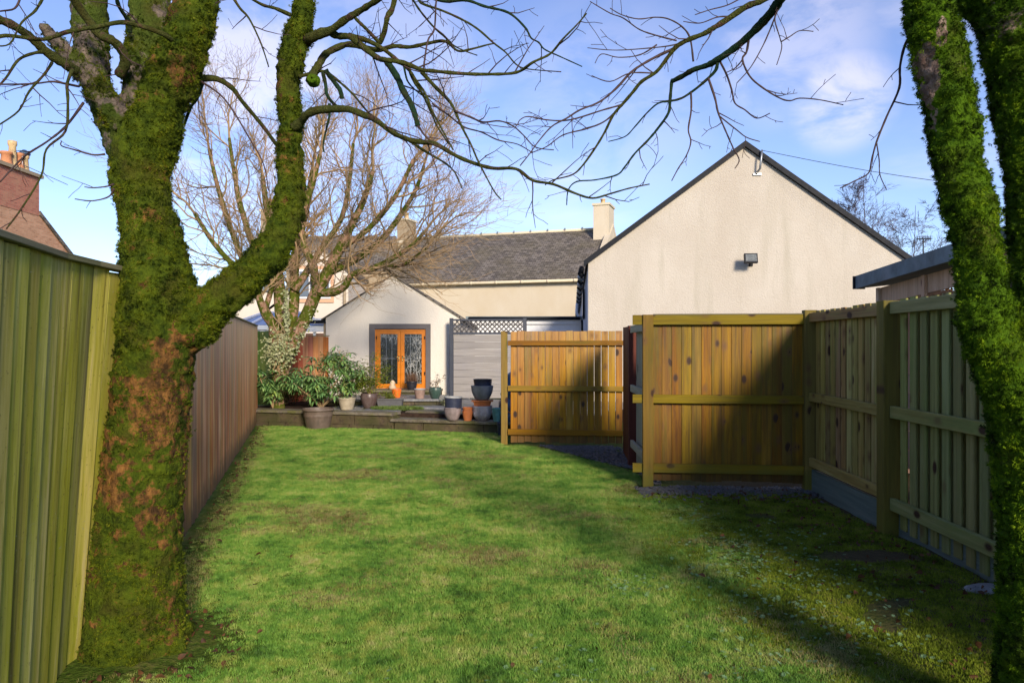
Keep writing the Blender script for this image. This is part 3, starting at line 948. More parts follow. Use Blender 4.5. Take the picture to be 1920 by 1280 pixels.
# ------------------------------------------------------------------ conservatory next door
cv = thing('conservatory', 'white framed conservatory with blue glazed roof beyond the brown fence end', 'conservatory', XH(530, 20, 0))
Zc = 20.0
a, b, c, d = P(432, 611, Zc), P(612, 611, Zc), P(560, 588, Zc + 1.6), P(497, 588, Zc + 1.6)
prism('roof', [a, b, c, d], (0, 0.02, 0.04), M['cons_roof'], cv)
for p0, p1 in ((a, d), (P(470, 611, Zc), P(512, 588, Zc + 1.6)), (P(525, 611, Zc), P(532, 588, Zc + 1.6)), (b, c), (d, c)):
    beam('glazing_bar', cv, p0 + Vector((0, -.02, .05)), p1 + Vector((0, -.02, .05)), (1, 0, 0), 0.07, 0.04, M['white_upvc'])
mb = MB(); mb.box((a.x - .05, Zc - .1, a.z - .16), (b.x + .05, Zc, a.z + .02)); obj('gutter', mb, M['white_upvc'], cv)
for px_ in (440, 475, 510, 545, 568, 590, 612):
    q = XH(px_, Zc, 0)
    beam('mullion', cv, q, q + Vector((0, 0, a.z - .16)), (1, 0, 0), 0.07, 0.06, M['white_upvc'])
mb = MB(); mb.box((XH(445, Zc, 0).x, Zc + .04, 0.9), (XH(570, Zc, 0).x, Zc + .06, a.z - .18)); obj('pane', mb, M['window_glass'], cv)
mb = MB(); mb.box((XH(572, Zc, 0).x, Zc + .05, 0.0), (XH(609, Zc, 0).x, Zc + .3, a.z - .2)); me = mb.mesh('brick_pier'); metre_uv(me)
obj('brick_pier', me, M['brick_red'], cv)
mb = MB(); mb.box((b.x - .35, Zc - .25, b.z + .05), (b.x + .05, Zc - .05, b.z + .2)); obj('hopper', mb, M['white_upvc'], cv)

# ------------------------------------------------------------------ small extension with the orange doors
ZE = 17.0
EF = CH + (648 - 728) * ZE / F              # door threshold height
ex = thing('garden_extension', 'small white gabled extension holding the orange double doors', 'extension', XH(747, ZE, 0))
A_, B_ = XH(611, ZE, 0).to_2d(), XH(862, ZE, 0).to_2d()
he, hr = CH + (648 - 596) * ZE / F, CH + (648 - 517) * ZE / F
# front wall with an opening for the doors
ox0, ox1, oz0, oz1 = XH(703, ZE, 0).x, XH(798.5, ZE, 0).x, EF, CH + (648 - 616.5) * ZE / F
mid = (A_ + B_) / 2
mb = MB()
zl = lambda x: hr - (hr - he) * abs(x - mid.x) / (B_.x - mid.x)
fr = [(A_.x, 0), (ox0, 0), (ox0, zl(ox0)), (A_.x, he)]
for poly in (fr, [(ox1, 0), (B_.x, 0), (B_.x, he), (ox1, zl(ox1))], [(ox0, oz1), (ox1, oz1), (ox1, zl(ox1)), (mid.x, hr), (ox0, zl(ox0))],
             [(ox0, 0), (ox1, 0), (ox1, oz0), (ox0, oz0)]):
    n_ = len(poly)
    mb.add([(x, ZE, z) for x, z in poly] + [(x, ZE + 0.22, z) for x, z in poly],
           [tuple(range(n_)), tuple(reversed(range(n_, 2 * n_)))] + [((i + 1) % n_, i, n_ + i, n_ + (i + 1) % n_) for i in range(n_)])
obj('wall', mb, M['ext_wall'], ex)
mb = MB()
for xx in (A_.x, B_.x - 0.22):
    mb.box((xx, ZE + 0.224, 0), (xx + 0.22, ZE + 7.0, he))
obj('side_wall', mb, M['ext_wall'], ex)
sl_ = (hr - he) / (B_.x - mid.x)
for sgn in (-1, 1):
    hw = B_.x - mid.x + 0.10
    a = Vector((mid.x, ZE - 0.04, hr + .004)); b = Vector((mid.x + sgn * hw, ZE - 0.04, hr - sl_ * hw + .004))
    up = Vector((0, 0, 0.035))
    prism('roof', [a, b, b + up, a + up], (0, 7.2, 0), M['slate'], ex)
mb = MB(); mb.box((A_.x - .5, ZE + .05, he - .12), (A_.x - .02, ZE + .35, he - .05)); obj('eaves_stub', mb, M['black'], ex)
mb = MB(); mb.box((A_.x - .08, ZE + .1, .3), (A_.x - .01, ZE + .17, he - .12)); obj('downpipe', mb, M['tan_wall'], ex)
# dark grey band round the opening
sx0, sx1, sz1 = XH(692.5, ZE, 0).x, XH(807.5, ZE, 0).x, CH + (648 - 607) * ZE / F
mb = MB()
mb.box((sx0, ZE - .025, 0.33), (ox0, ZE - .001, sz1)); mb.box((ox1, ZE - .025, 0.33), (sx1, ZE - .001, sz1)); mb.box((ox0 + .0005, ZE - .025, oz1), (ox1 - .0005, ZE - .001, sz1))
obj('door_surround', mb, M['grey_surround'], ex)
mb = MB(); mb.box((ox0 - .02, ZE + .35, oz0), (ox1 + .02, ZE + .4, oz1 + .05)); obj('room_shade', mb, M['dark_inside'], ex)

m, n = new_mat('leaded_glass_painted_reflections')
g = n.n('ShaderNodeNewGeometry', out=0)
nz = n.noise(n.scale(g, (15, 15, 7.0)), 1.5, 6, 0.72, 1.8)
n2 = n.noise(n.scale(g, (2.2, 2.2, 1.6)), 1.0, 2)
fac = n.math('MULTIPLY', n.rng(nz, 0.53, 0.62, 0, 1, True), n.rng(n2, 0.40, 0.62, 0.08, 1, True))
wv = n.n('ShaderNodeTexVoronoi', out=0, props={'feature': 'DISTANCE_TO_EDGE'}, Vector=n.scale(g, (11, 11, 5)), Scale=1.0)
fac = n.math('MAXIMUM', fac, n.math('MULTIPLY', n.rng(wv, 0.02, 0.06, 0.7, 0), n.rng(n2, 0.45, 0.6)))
base = n.mix(fac, (0.014, 0.017, 0.013), (0.42, 0.42, 0.39))  # pale branchy sky reflections painted into the glass colour
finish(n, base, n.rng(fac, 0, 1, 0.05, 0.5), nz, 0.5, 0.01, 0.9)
M['painted_reflection_glass'] = m


def zy(py, Z=ZE):
    return CH + (648 - py) * Z / F


def xx(px, Z=ZE):
    return (px - CX) / F * Z


dr = thing('orange_double_doors', 'bright orange wooden French doors with leaded glass, pale reflections painted in', 'doors', (xx(750), ZE + .03, EF))
fy0, fy1 = ZE + .03, ZE + .10
for nm, a in (('frame_jamb', (703, 706, 617, 728)), ('frame_jamb', (795.5, 798.5, 617, 728)), ('frame_head', (706.1, 795.4, 617, 621))):
    mb = MB(); mb.box((xx(a[0]) + .001, fy0 - .01, zy(a[3]) + .001), (xx(a[1]), fy1, zy(a[2]) - .001)); obj(nm, mb, M['orange_frame'], dr)
for (l, r_, gl, gr) in ((706.3, 750.6, 713, 745), (751.2, 795.2, 758, 790.5)):
    lf = MB()
    t0, t1, g0_, g1_ = 621.3, 727.6, 626, 719.5
    lf.box((xx(l), fy0, zy(t1)), (xx(gl), fy1 - .02, zy(t0)))
    lf.box((xx(gr), fy0, zy(t1)), (xx(r_), fy1 - .02, zy(t0)))
    lf.box((xx(gl), fy0, zy(g0_)), (xx(gr), fy1 - .02, zy(t0)))
    lf.box((xx(gl), fy0, zy(t1)), (xx(gr), fy1 - .02, zy(g1_)))
    leaf = obj('door_leaf', lf, M['orange_frame'], dr)
    mb = MB(); mb.box((xx(gl), fy0 + .02, zy(g1_)), (xx(gr), fy0 + .03, zy(g0_))); obj('glass', mb, M['painted_reflection_glass'], leaf)
    for k in range(1, 3):
        px_ = gl + (gr - gl) * k / 3
        beam('lead_came', leaf, (xx(px_), fy0 + .016, zy(g1_)), (xx(px_), fy0 + .016, zy(g0_)), (1, 0, 0), .008, .006, M['steel'], .001)
    for py_ in (632, 672):
        beam('lead_came', leaf, (xx(gl), fy0 + .0145, zy(py_)), (xx(gr), fy0 + .0145, zy(py_)), (0, 0, 1), .008, .006, M['steel'], .001)
for px_, s_ in ((747.5, -1), (754.5, 1)):
    mb = MB()
    mb.box((xx(px_) - .013, fy0 - .012, zy(677)), (xx(px_) + .013, fy0 - .001, zy(667)))
    mb.tube([(xx(px_), fy0 - .01, zy(669.5)), (xx(px_), fy0 - .045, zy(669.5)), (xx(px_) + s_ * .075, fy0 - .048, zy(669.8))], .009, 8)
    mb.tube([(xx(px_), fy0 - .01, zy(675)), (xx(px_), fy0 - .03, zy(675))], .014, 10)
    obj('handle', mb, M['brass'], dr, True)
for py_ in (633, 700):
    for px_ in (705.6, 795.9):
        mb = MB(); mb.tube([(xx(px_), fy0 - .018, zy(py_ + 3)), (xx(px_), fy0 - .018, zy(py_ - 3))], .012, 8); obj('hinge', mb, M['black'], dr)

# ------------------------------------------------------------------ patio, retaining wall and steps
WL, WU = Vector((-4.85, 14.0)), Vector((4.95, -1.4)).normalized()
WN = Vector((-WU.y, WU.x))       # towards the house
H1 = 0.30


def wpt(s, d, z):
    q = WL + WU * s + WN * d
    return Vector((q.x, q.y, z))


def wblock(name, parent, s0, s1, d0, d1, z0, z1, mat, jit=0.006, ch=0.012):
    r = R
    mb = MB()
    js = lambda: r.uniform(-jit, jit)
    vs = []
    for z in (z0, z1):
        for s, d in ((s0, d0), (s1, d0), (s1, d1), (s0, d1)):
            vs.append(wpt(s + js() * .5, d + js(), z + (js() * .5 if z == z1 else 0)))
    # chamfered top edge
    vs2 = []
    for k, (s, d) in enumerate(((s0 + ch, d0 + ch), (s1 - ch, d0 + ch), (s1 - ch, d1 - ch), (s0 + ch, d1 - ch))):
        vs2.append(wpt(s, d, z1))
    for k in range(4):
        vs[4 + k].z = z1 - ch + js() * .5
    mb.add(vs + vs2, [(3, 2, 1, 0), (0, 1, 5, 4), (1, 2, 6, 5), (2, 3, 7, 6), (3, 0, 4, 7),
                      (4, 5, 9, 8), (5, 6, 10, 9), (6, 7, 11, 10), (7, 4, 8, 11), (8, 9, 10, 11)])
    return obj(name, mb, mat, parent)


rw = thing('retaining_wall', 'low mossy stone retaining wall with flat coping across the end of the lawn', 'wall', wpt(1.4, 0, 0))
s = -0.15
for ln in (0.62, 0.48, 0.70, 0.42, 0.66, 0.52):
    e = min(s + ln, 2.84)
    wblock('stone', rw, s + .004, e - .004, R.uniform(0, .012), .18, 0.075, H1 - .052, M['wall_stone'], .01)
    s = e
s = -0.15
while s < 2.8:
    ln = R.uniform(.28, .5)
    e = min(s + ln, 2.84)
    wblock('stone', rw, s + .004, e - .004, R.uniform(-.012, .006), .18, -.06, 0.071, M['wall_stone'], .01)
    s = e
s = -0.15
for ln in (0.75, 0.75, 0.75, 0.74):
    wblock('coping_stone', rw, s + .004, s + ln - .004, -.035, .33, H1 - .048, H1, M['coping'], .006)
    s += ln
mb = MB()
q = [wpt(-.15, .19, 0), wpt(2.86, .19, 0), wpt(2.86, .24, 0), wpt(-.15, .24, 0)]
mb.add([Vector((v.x, v.y, -.05)) for v in q] + [Vector((v.x, v.y, H1 - .06)) for v in q], [(0, 1, 5, 4), (1, 2, 6, 5), (2, 3, 7, 6), (3, 0, 4, 7), (4, 5, 6, 7)])
obj('rubble_core', mb, M['wall_stone'], rw)

st = thing('garden_steps', 'wide stone step up from the lawn, stained dark, below the stacked pots', 'steps', wpt(4, 0, 0))
s = 2.86
for ln in (0.55, 0.62, 0.5, 0.66, 0.62):
    wblock('stone', st, s + .004, s + ln - .004, R.uniform(0, .012), .30, -.06, 0.148, M['wall_stone'], .012)
    s += ln
s = 2.80
for ln in (0.78, 0.80, 0.72, 0.78):
    wblock('coping_stone', st, s + .003, s + ln - .003, -.04, .56, .152, .20, M['coping'], .006)
    s += ln
s = 2.86
for ln in (0.6, 0.55, 0.7, 0.6, 0.5):
    wblock('stone', st, s + .004, s + ln - .004, .48, .7, .202, H1 - .050, M['wall_stone'], .006)
    s += ln
s = 2.86
for ln in (0.74, 0.74, 0.74, 0.76):
    wblock('coping_stone', st, s + .003, s + ln - .003, .468, .8, H1 - .048, H1, M['coping'], .005)
    s += ln

mb = MB()
q = [wpt(1.3, .34, 0), wpt(6.6, .34, 0), wpt(6.6, 3.9, 0), wpt(1.3, 3.9, 0)]
mb.add([Vector((v.x, v.y, -.05)) for v in q] + [Vector((v.x, v.y, H1 - .032)) for v in q], [(0, 1, 5, 4), (1, 2, 6, 5), (2, 3, 7, 6), (3, 0, 4, 7), (4, 5, 6, 7)])
pt = tag(obj('patio', mb, M['soil']), kind='structure')
row = .34
while row < 3.2:
    dw = R.choice((.44, .58))
    s = 1.3 + R.uniform(-.2, 0)
    while s < 6.4:
        ln = R.choice((.44, .58, .88))
        if row < .82 and s + ln > 2.8:
            if s < 2.7:
                wblock('paving_slab', pt, s + .008, 2.85, row + .008, row + dw - .008, H1 - .03, H1 + R.uniform(-.004, .004), M['paving'], .004, .006)
            break
        wblock('paving_slab', pt, s + .008, s + ln - .008, row + .008, row + dw - .008, H1 - .03, H1 + R.uniform(-.004, .004), M['paving'], .004, .006)
        s += ln
    row += dw
row = .84
# slabs just behind the second riser
s = 2.88
while s < 5.9:
    wblock('paving_slab', pt, s + .008, s + .6 - .008, .81, .99, H1 - .03, H1 - .002, M['paving'], .003, .006)
    s += .6

up_ = thing('doorstep', 'two shallow stone steps rising to the orange doors', 'steps', (xx(750), 15.0, H1))


def ablock(name, parent, x0, x1, y0, y1, z0, z1, mat, ch=.01):
    mb = MB()
    vs = [(x0, y0, z0), (x1, y0, z0), (x1, y1, z0), (x0, y1, z0), (x0, y0, z1 - ch), (x1, y0, z1 - ch), (x1, y1, z1 - ch), (x0, y1, z1 - ch),
          (x0 + ch, y0 + ch, z1), (x1 - ch, y0 + ch, z1), (x1 - ch, y1 - ch, z1), (x0 + ch, y1 - ch, z1)]
    mb.add(vs, [(3, 2, 1, 0), (0, 1, 5, 4), (1, 2, 6, 5), (2, 3, 7, 6), (3, 0, 4, 7), (4, 5, 9, 8), (5, 6, 10, 9), (6, 7, 11, 10), (7, 4, 8, 11), (8, 9, 10, 11)])
    return obj(name, mb, mat, parent)


x = -4.02
for ln in (.5, .55, .48, .52, .45, .2):
    ablock('stone', up_, x + .004, x + ln - .004, 14.93, 15.15, .305, .385, M['wall_stone'])
    x += ln
x = -4.06
for ln in (.9, .9, .88):
    for y_, y2 in ((14.88, 15.55), (15.556, 16.2)):
        ablock('coping_stone', up_, x + .003, x + ln - .003, y_, y2, .388, .43, M['paving'])
    x += ln
ablock('stone', up_, -3.3, -2.45, 16.32, 16.98, .30, .48, M['wall_stone'])
ablock('stone', up_, -2.445, -1.6, 16.32, 16.98, .30, .48, M['wall_stone'])
ablock('coping_stone', up_, -3.33, -1.58, 16.27, 16.985, .483, EF, M['coping'])
ablock('stone', up_, -3.9, -1.42, 16.205, 16.26, .30, .425, M['wall_stone'])

mb = MB()
q = [wpt(-.3, .34, 0), wpt(1.5, .34, 0), wpt(1.5, 2.9, 0), wpt(-.3, 2.9, 0)]
nn_ = 14
for j in range(nn_ + 1):
    for i in range(nn_ + 1):
        v = wpt(-.35 + 1.9 * i / nn_, .33 + 2.6 * j / nn_, 0)
        mb.v.append((v.x, v.y, H1 - .01 + .05 * noise.noise(Vector((v.x * 4, v.y * 4, 0))) - (.03 if j == 0 else 0)))
for j in range(nn_):
    for i in range(nn_):
        a = j * (nn_ + 1) + i
        mb.f.append((a, a + 1, a + nn_ + 2, a + nn_ + 1))
mb.m = [0] * len(mb.f)
tag(obj('bed_soil', mb, M['soil'], None, True), kind='structure')

# ------------------------------------------------------------------ composite screen with lattice
ZS = 16.7
sc_ = thing('garden_screen', 'tall grey composite board screen topped by dark diamond lattice', 'fence', (xx(900, ZS), ZS, H1))
for px_, top in ((846.5, 596), (984, 596)):
    beam('post', sc_, XH(px_, ZS, H1 - .1), XH(px_, ZS, zy(top, ZS)), (1, 0, 0), .085, .085, M['anthracite'], .006)
m, n = new_mat('grey_composite_board')
g = n.n('ShaderNodeNewGeometry', out=0)
rnd = n.n('ShaderNodeObjectInfo', out=5)
nz = n.noise(n.scale(g, (1.5, 1.5, 40)), 1.0, 5, 0.65)
c = n.mix(n.rng(nz, 0.35, 0.65), (0.21, 0.195, 0.18), (0.30, 0.28, 0.26))
c = n.mix(n.rng(n.noise(g, 2.5, 5), 0.45, 0.7, 0, 0.5), c, (0.23, 0.22, 0.23))
c = n.n('ShaderNodeHueSaturation', Value=n.rng(rnd, 0, 1, 0.92, 1.08), Color=c)
finish(n, c, 0.6, nz, 0.2, 0.003, 0.3)
M['composite'] = m
bt, bb_ = zy(627.5, ZS), H1 + .02
nbd = 9
for i in range(nbd):
    za, zb = bb_ + (bt - bb_) * i / nbd, bb_ + (bt - bb_) * (i + 1) / nbd
    beam('board', sc_, (xx(850.5, ZS), ZS + R.uniform(-.002, .002), (za + zb) / 2), (xx(980, ZS), ZS, (za + zb) / 2), (0, 0, 1), zb - za - .004, .022, M['composite'], .003)
for a, b in ((598, 601.5), (623, 627)):
    beam('rail', sc_, XH(850.4, ZS - .01, zy((a + b) / 2, ZS)), XH(980, ZS - .01, zy((a + b) / 2, ZS)), (0, 0, 1), (b - a) / F * ZS, .05, M['anthracite'])
lx0, lx1, lz0, lz1 = xx(850.6, ZS), xx(980, ZS), zy(623, ZS), zy(601.5, ZS)
hL, pit = lz1 - lz0, .105
k = 0
x = lx0 - hL
while x < lx1:
    for sgn in (1, -1):
        xa, za, xb, zb = (x, lz0, x + hL, lz1) if sgn == 1 else (x, lz1, x + hL, lz0)
        if xa < lx0:
            za += (lx0 - xa) * sgn; xa = lx0
        if xb > lx1:
            zb -= (xb - lx1) * sgn; xb = lx1
        if xb - xa > .03:
            beam('lattice_slat', sc_, (xa, ZS - .012 + .0065 * sgn, za), (xb, ZS - .012 + .0065 * sgn, zb), (0.7, 0, -.7 * sgn), .026, .006, M['lattice'], .001)
    x += pit

# ------------------------------------------------------------------ fences
def fence_line(t, A, B, n_side, top, pitch, bw, bt, mat, z0=0.03, lean=(0, 0), tilt=6, topfun=None, jt=.004, proud=0.0):
    """Upright boards from A to B (2-D); n_side points to the side they are seen from."""
    A, B = Vector(A), Vector(B)
    L = (B - A).length
    u = (B - A) / L
    k = int(L / pitch)
    for i in range(k):
        f = (i + .5) / k
        q = A + u * (f * L) + n_side * proud
        ln = lean[0] + (lean[1] - lean[0]) * f
        zt = (topfun(f) if topfun else top) + R.uniform(-jt, jt)
        p1 = V2(q + n_side * ln, zt)
        wd = Matrix.Rotation(rad(tilt + R.uniform(-1.2, 1.2)), 2) @ u
        beam('board', t, V2(q, z0 + R.uniform(-.01, .01)), p1 + Vector((R.uniform(-.002, .002), 0, 0)), V2(wd, 0), bw, bt, mat)


# near left fence, leaning in against the big tree
NS = Vector((0.97, -0.24))
nf = thing('board_fence', 'algae-green vertical board fence with a capping strip, nearest on the left', 'fence', (-1.8, 2.6, 0))
pa = [Vector((-1.22, -0.6)), Vector((-1.55, 1.2)), Vector((-1.80, 2.35)), Vector((-2.00, 3.1)), Vector((-2.09, 3.45)), Vector((-2.10, 3.70))]
ln_ = [0.07, 0.07, 0.10, 0.13, 0.17, 0.19]
tp_ = [1.88, 1.88, 1.865, 1.86, 1.865, 1.86]
for i in range(5):
    fence_line(nf, pa[i], pa[i + 1], NS, 1.86, .102, .118, .014, M['algae_fence'], 0.0, (ln_[i], ln_[i + 1]), -5,
               topfun=(lambda f, i=i: tp_[i] + (tp_[i + 1] - tp_[i]) * f))
    a = V2(pa[i] + NS * (ln_[i] + .005), tp_[i] + .012); b = V2(pa[i + 1] + NS * (ln_[i + 1] + .005), tp_[i + 1] + .012)
    beam('cap', nf, a, b, V2(NS, 0), .06, .026, M['grey_cap'])
for z_, k_ in ((.35, .16), (1.0, .55), (1.62, .88)):
    for i in range(5):
        a = V2(pa[i] + NS * (ln_[i] * k_ - .035), z_); b = V2(pa[i + 1] + NS * (ln_[i + 1] * k_ - .035), z_)
        beam('rail', nf, a, b, (0, 0, 1), .07, .04, M['grey_cap'])

# long brown fence further along
FA, FB = Vector((-2.065, 4.0)), Vector((-4.93, 14.32))
fu = (FB - FA).normalized()
FS = Vector((fu.y, -fu.x))
if FS.x < 0: FS = -FS
bf = thing('brown_board_fence', 'long weathered red-brown board fence along the left edge of the lawn', 'fence', V2((FA + FB) / 2, 0))
fence_line(bf, FA, FB, FS, 1.865, .098, .112, .014, M['brown_fence'], 0.02, (0, 0), -6, jt=.006)
for i in range(5):
    a, b = FA.lerp(FB, i / 5), FA.lerp(FB, (i + 1) / 5)
    beam('cap', bf, V2(a, 1.885), V2(b, 1.885), V2(FS, 0), .05, .022, M['grey_cap'])
for z_ in (.35, 1.6):
    beam('rail', bf, V2(FA - FS * .04, z_), V2(FB - FS * .04, z_), (0, 0, 1), .08, .04, M['brown_fence'])

# cross fence beyond the planting bed: green boards then red ones
cf = thing('cross_fence', 'low red-brown and green board fence across the back, behind the rhododendron', 'fence', (-4.9, 16.3, 0))
fence_line(cf, (-5.65, 16.25), (-5.05, 16.3), Vector((0, -1)), 1.82, .11, .12, .015, M['green_fence'], .2, tilt=4)
fence_line(cf, (-5.05, 16.3), (-4.06, 16.4), Vector((0, -1)), 1.70, .10, .112, .015, M['red_fence'], .2, tilt=4)
fence_line(cf, (-4.98, 14.35), (-5.65, 16.2), Vector((1, 0)), 1.80, .11, .125, .015, M['green_fence'], .2, tilt=4)
beam('cap', cf, (-5.65, 16.27, 1.84), (-5.05, 16.32, 1.84), (0, 1, 0), .05, .02, M['grey_cap'])
beam('cap', cf, (-5.04, 16.32, 1.72), (-4.05, 16.42, 1.72), (0, 1, 0), .05, .02, M['grey_cap'])

# orange fence in the middle
ZO = 11.2
of = thing('orange_panel_fence', 'bright orange knotty board fence with three rails, end of the lawn beside the pots', 'fence', (xx(1060, ZO), ZO, 0))
xa, xb = xx(950, 11.25), xx(1170, 11.05)
k_ = 16
for i in range(k_):
    f = (i + .5) / k_
    x = xa + .06 + (xb - xa - .08) * f
    gap = .10 if i < 11 else .096
    beam('board', of, (x, ZO + .06 - .2 * f, .04 + R.uniform(-.01, .01)), (x + R.uniform(-.002, .002), ZO + .06 - .2 * f, 1.72 + R.uniform(-.005, .005)), (1, 0, 0), (xb - xa - .08) / k_ * (0.985 if i < 11 else .94), .018, M['orange_fence'])
for py_, hgt in ((643, .075), (728.5, .08), (811, .085)):
    z_ = zy(py_, 11.1)
    beam('rail', of, (xa + .02, ZO + .02, z_), (xb, ZO - .18, z_), (0, 0, 1), hgt, .045, M['amber_rail'])
beam('post', of, XH(945.5, 11.28, -.1), XH(945.5, 11.28, 1.715), (1, 0, 0), .10, .10, M['amber_rail'], .006, 'tall wet orange-brown end post')
beam('post', of, (xb + .035, ZO - .13, -.1), (xb + .035, ZO - .13, 1.73), (1, 0, 0), .075, .09, M['olive_rail'], .006)
ds = thing('dark_side_fence', 'narrow dark red-brown fence end edge-on right of the orange fence', 'fence', (1.54, 9.8, 0))
fence_line(ds, (1.585, 10.5), (1.505, 9.35), Vector((-1, 0)), 1.75, .10, .108, .02, M['dark_post'], 0.0, tilt=3)
beam('post', ds, (1.50, 9.27, -.1), (1.50, 9.27, 1.745), (1, 0, 0), .095, .10, M['dark_post'], .006)

# pale return panel
rp = thing('pale_return_panel', 'short pale board fence return edge-on behind the left olive corner post', 'fence', (1.47, 8.6, 0))
fence_line(rp, (1.54, 9.12), (1.50, 8.05), Vector((-1, 0)), 1.78, .105, .11, .018, M['pale_boards'], 0.08, tilt=2)
for z_ in (.30, .98, 1.70):
    beam('rail', rp, (1.475, 9.12, z_), (1.44, 7.98, z_), (0, 0, 1), .085, .04, M['pale_boards'])

# amber fence facing the lawn
PA_, PB_, PC_ = Vector((1.45, 7.92)), Vector((3.105, 7.74)), Vector((3.03, 5.95))
PD_ = Vector((2.96, 4.02)); PE_ = Vector((2.90, 2.1)); PF_ = Vector((2.84, 0.2))
af = thing('amber_panel_fence', 'dark amber knotty board fence bay between two olive posts, facing the lawn', 'fence', V2((PA_ + PB_) / 2, 0))
au = (PB_ - PA_).normalized(); an = Vector((au.y, -au.x))
fence_line(af, PA_ + au * .05, PB_ - au * .06, an, 1.80, .103, .108, .018, M['amber_fence'], .06, tilt=4, proud=-.035)
for z_, hh in ((1.775, .105), (.935, .09), (.20, .095)):
    beam('rail', af, V2(PA_ - au * (0.16), z_) + V2(an * .01, 0), V2(PB_ - au * .06, z_) + V2(an * .01, 0), (0, 0, 1), hh, .045, M['olive_rail'])
beam('post', af, V2(PA_, -.1) + V2(an * .0, 0), V2(PA_, 1.825), V2(au, 0), .112, .11, M['olive_rail'], .006)
beam('post', af, V2(PB_, -.1), V2(PB_, 1.865), V2(au, 0), .125, .12, M['olive_rail'], .006)
beam('cap', af, V2(PA_ + au * .06, 1.832), V2(PB_ - au * .07, 1.832), V2(an, 0), .07, .012, M['grey_cap'])

# olive fence running towards the camera: two bays seen
sf = thing('olive_hit_and_miss_fence', 'olive fence bay with mixed brown and green boards, right of the amber bay', 'fence', V2((PB_ + PC_) / 2, 0))
cu = (PC_ - PB_).normalized(); cn = Vector((cu.y, -cu.x))
if cn.x > 0: cn = -cn
fence_line(sf, PB_ + cu * .08, PC_ - cu * .03, cn, 1.86, .122, .100, .018, M['side_fence'], .28, tilt=0, proud=-.04)
fence_line(sf, PB_ + cu * .02, PC_ - cu * .09, cn, 1.85, .122, .100, .018, M['side_fence'], .28, tilt=0, proud=-.105)
for z_ in (1.79, .97, .30):
    beam('rail', sf, V2(PB_ + cu * .06 + cn * .005, z_), V2(PC_ - cu * .05 + cn * .005, z_), (0, 0, 1), .09, .04, M['side_fence'])
beam('gravel_board', sf, V2(PB_ + cu * .06 - cn * .02, .10), V2(PC_ - cu * .02 - cn * .02, .10), (0, 0, 1), .24, .035, M['gravel_board'])
beam('post', sf, V2(PC_ + cn * .01, -.1), V2(PC_ + cn * .01, 1.86), (1, 0, 0), .135, .12, M['olive_rail'], .006)

for j, (S, E, lab) in enumerate(((PC_, PD_, 'blue-green fence bay with dark gaps between boards, partly behind the mossy right tree'),
                                 (PD_, PE_, 'blue-green fence bay beside the right edge, hidden by the mossy tree trunk'))):
    gf = thing('blue_green_slatted_fence', lab, 'fence', V2((S + E) / 2, 0))
    cu = (E - S).normalized()
    fence_line(gf, S + cu * .08, E - cu * .05, cn, 1.87, .150, .094, .018, M['blue_green_fence'], .05, tilt=0, proud=-.04)
    fence_line(gf, S + cu * .155, E - cu * .05, cn, 1.86, .150, .148, .018, M['blue_green_fence'], .05, tilt=0, proud=-.10)
    for z_ in (1.80, .975, .245):
        beam('rail', gf, V2(S + cu * .07 + cn * .008, z_), V2(E - cu * .06 + cn * .008, z_), (0, 0, 1), .095, .045, M['blue_green_fence'])
    beam('gravel_board', gf, V2(S + cu * .06 - cn * .06, .10), V2(E - cu * .06 - cn * .06, .10), (0, 0, 1), .24, .03, M['gravel_board'])
    beam('post', gf, V2(E, -.1), V2(E, 1.87), (1, 0, 0), .13, .12, M['olive_rail'], .006)

# ------------------------------------------------------------------ shed behind the right fence
sh = thing('timber_shed', 'pinkish timber shed with grey felt roof edge above the right fence', 'shed', (4.3, 7.5, 0))
s0, s1 = Vector((4.17, 9.0)), Vector((3.92, 2.6))
hz0, hz1 = 2.19, 2.50
su = (s1 - s0).normalized(); sn = Vector((su.y, -su.x))
if sn.x > 0: sn = -sn
sq = lambda q, z, o=0.0: V2(q + sn * o, z)
up = Vector((0, 0, .155))
prism('roof', [sq(s0, hz0), sq(s1, hz1), sq(s1, hz1) + up, sq(s0, hz0) + up], (3.2, 0.1, .35), M['felt'], sh)
prism('roof_edge', [sq(s0, hz0 - .002, .022) + Vector((0, 0.03, 0)), sq(s0, hz0 - .002, .022) + Vector((0, 0.0, 0)), sq(s0, hz0, .022) + up, sq(s0, hz0, .022) + up + Vector((0, .03, 0))], (.14, .001, 0), M['black'], sh)
w0, w1 = s0 + Vector((.16, -.28)), s1 + Vector((.16, 0))
su2 = (w1 - w0).normalized()


def wz(f, d):
    return hz0 + (hz1 - hz0) * f + d


def shed_board(name, f0, f1, d0, d1, o=0.0):
    a, b = w0.lerp(w1, f0), w0.lerp(w1, f1)
    prism(name, [sq(a, wz(f0, d0), o), sq(b, wz(f1, d0), o), sq(b, wz(f1, d1), o), sq(a, wz(f0, d1), o)], V2(-sn * .022, 0), M['shed_wood'], sh)


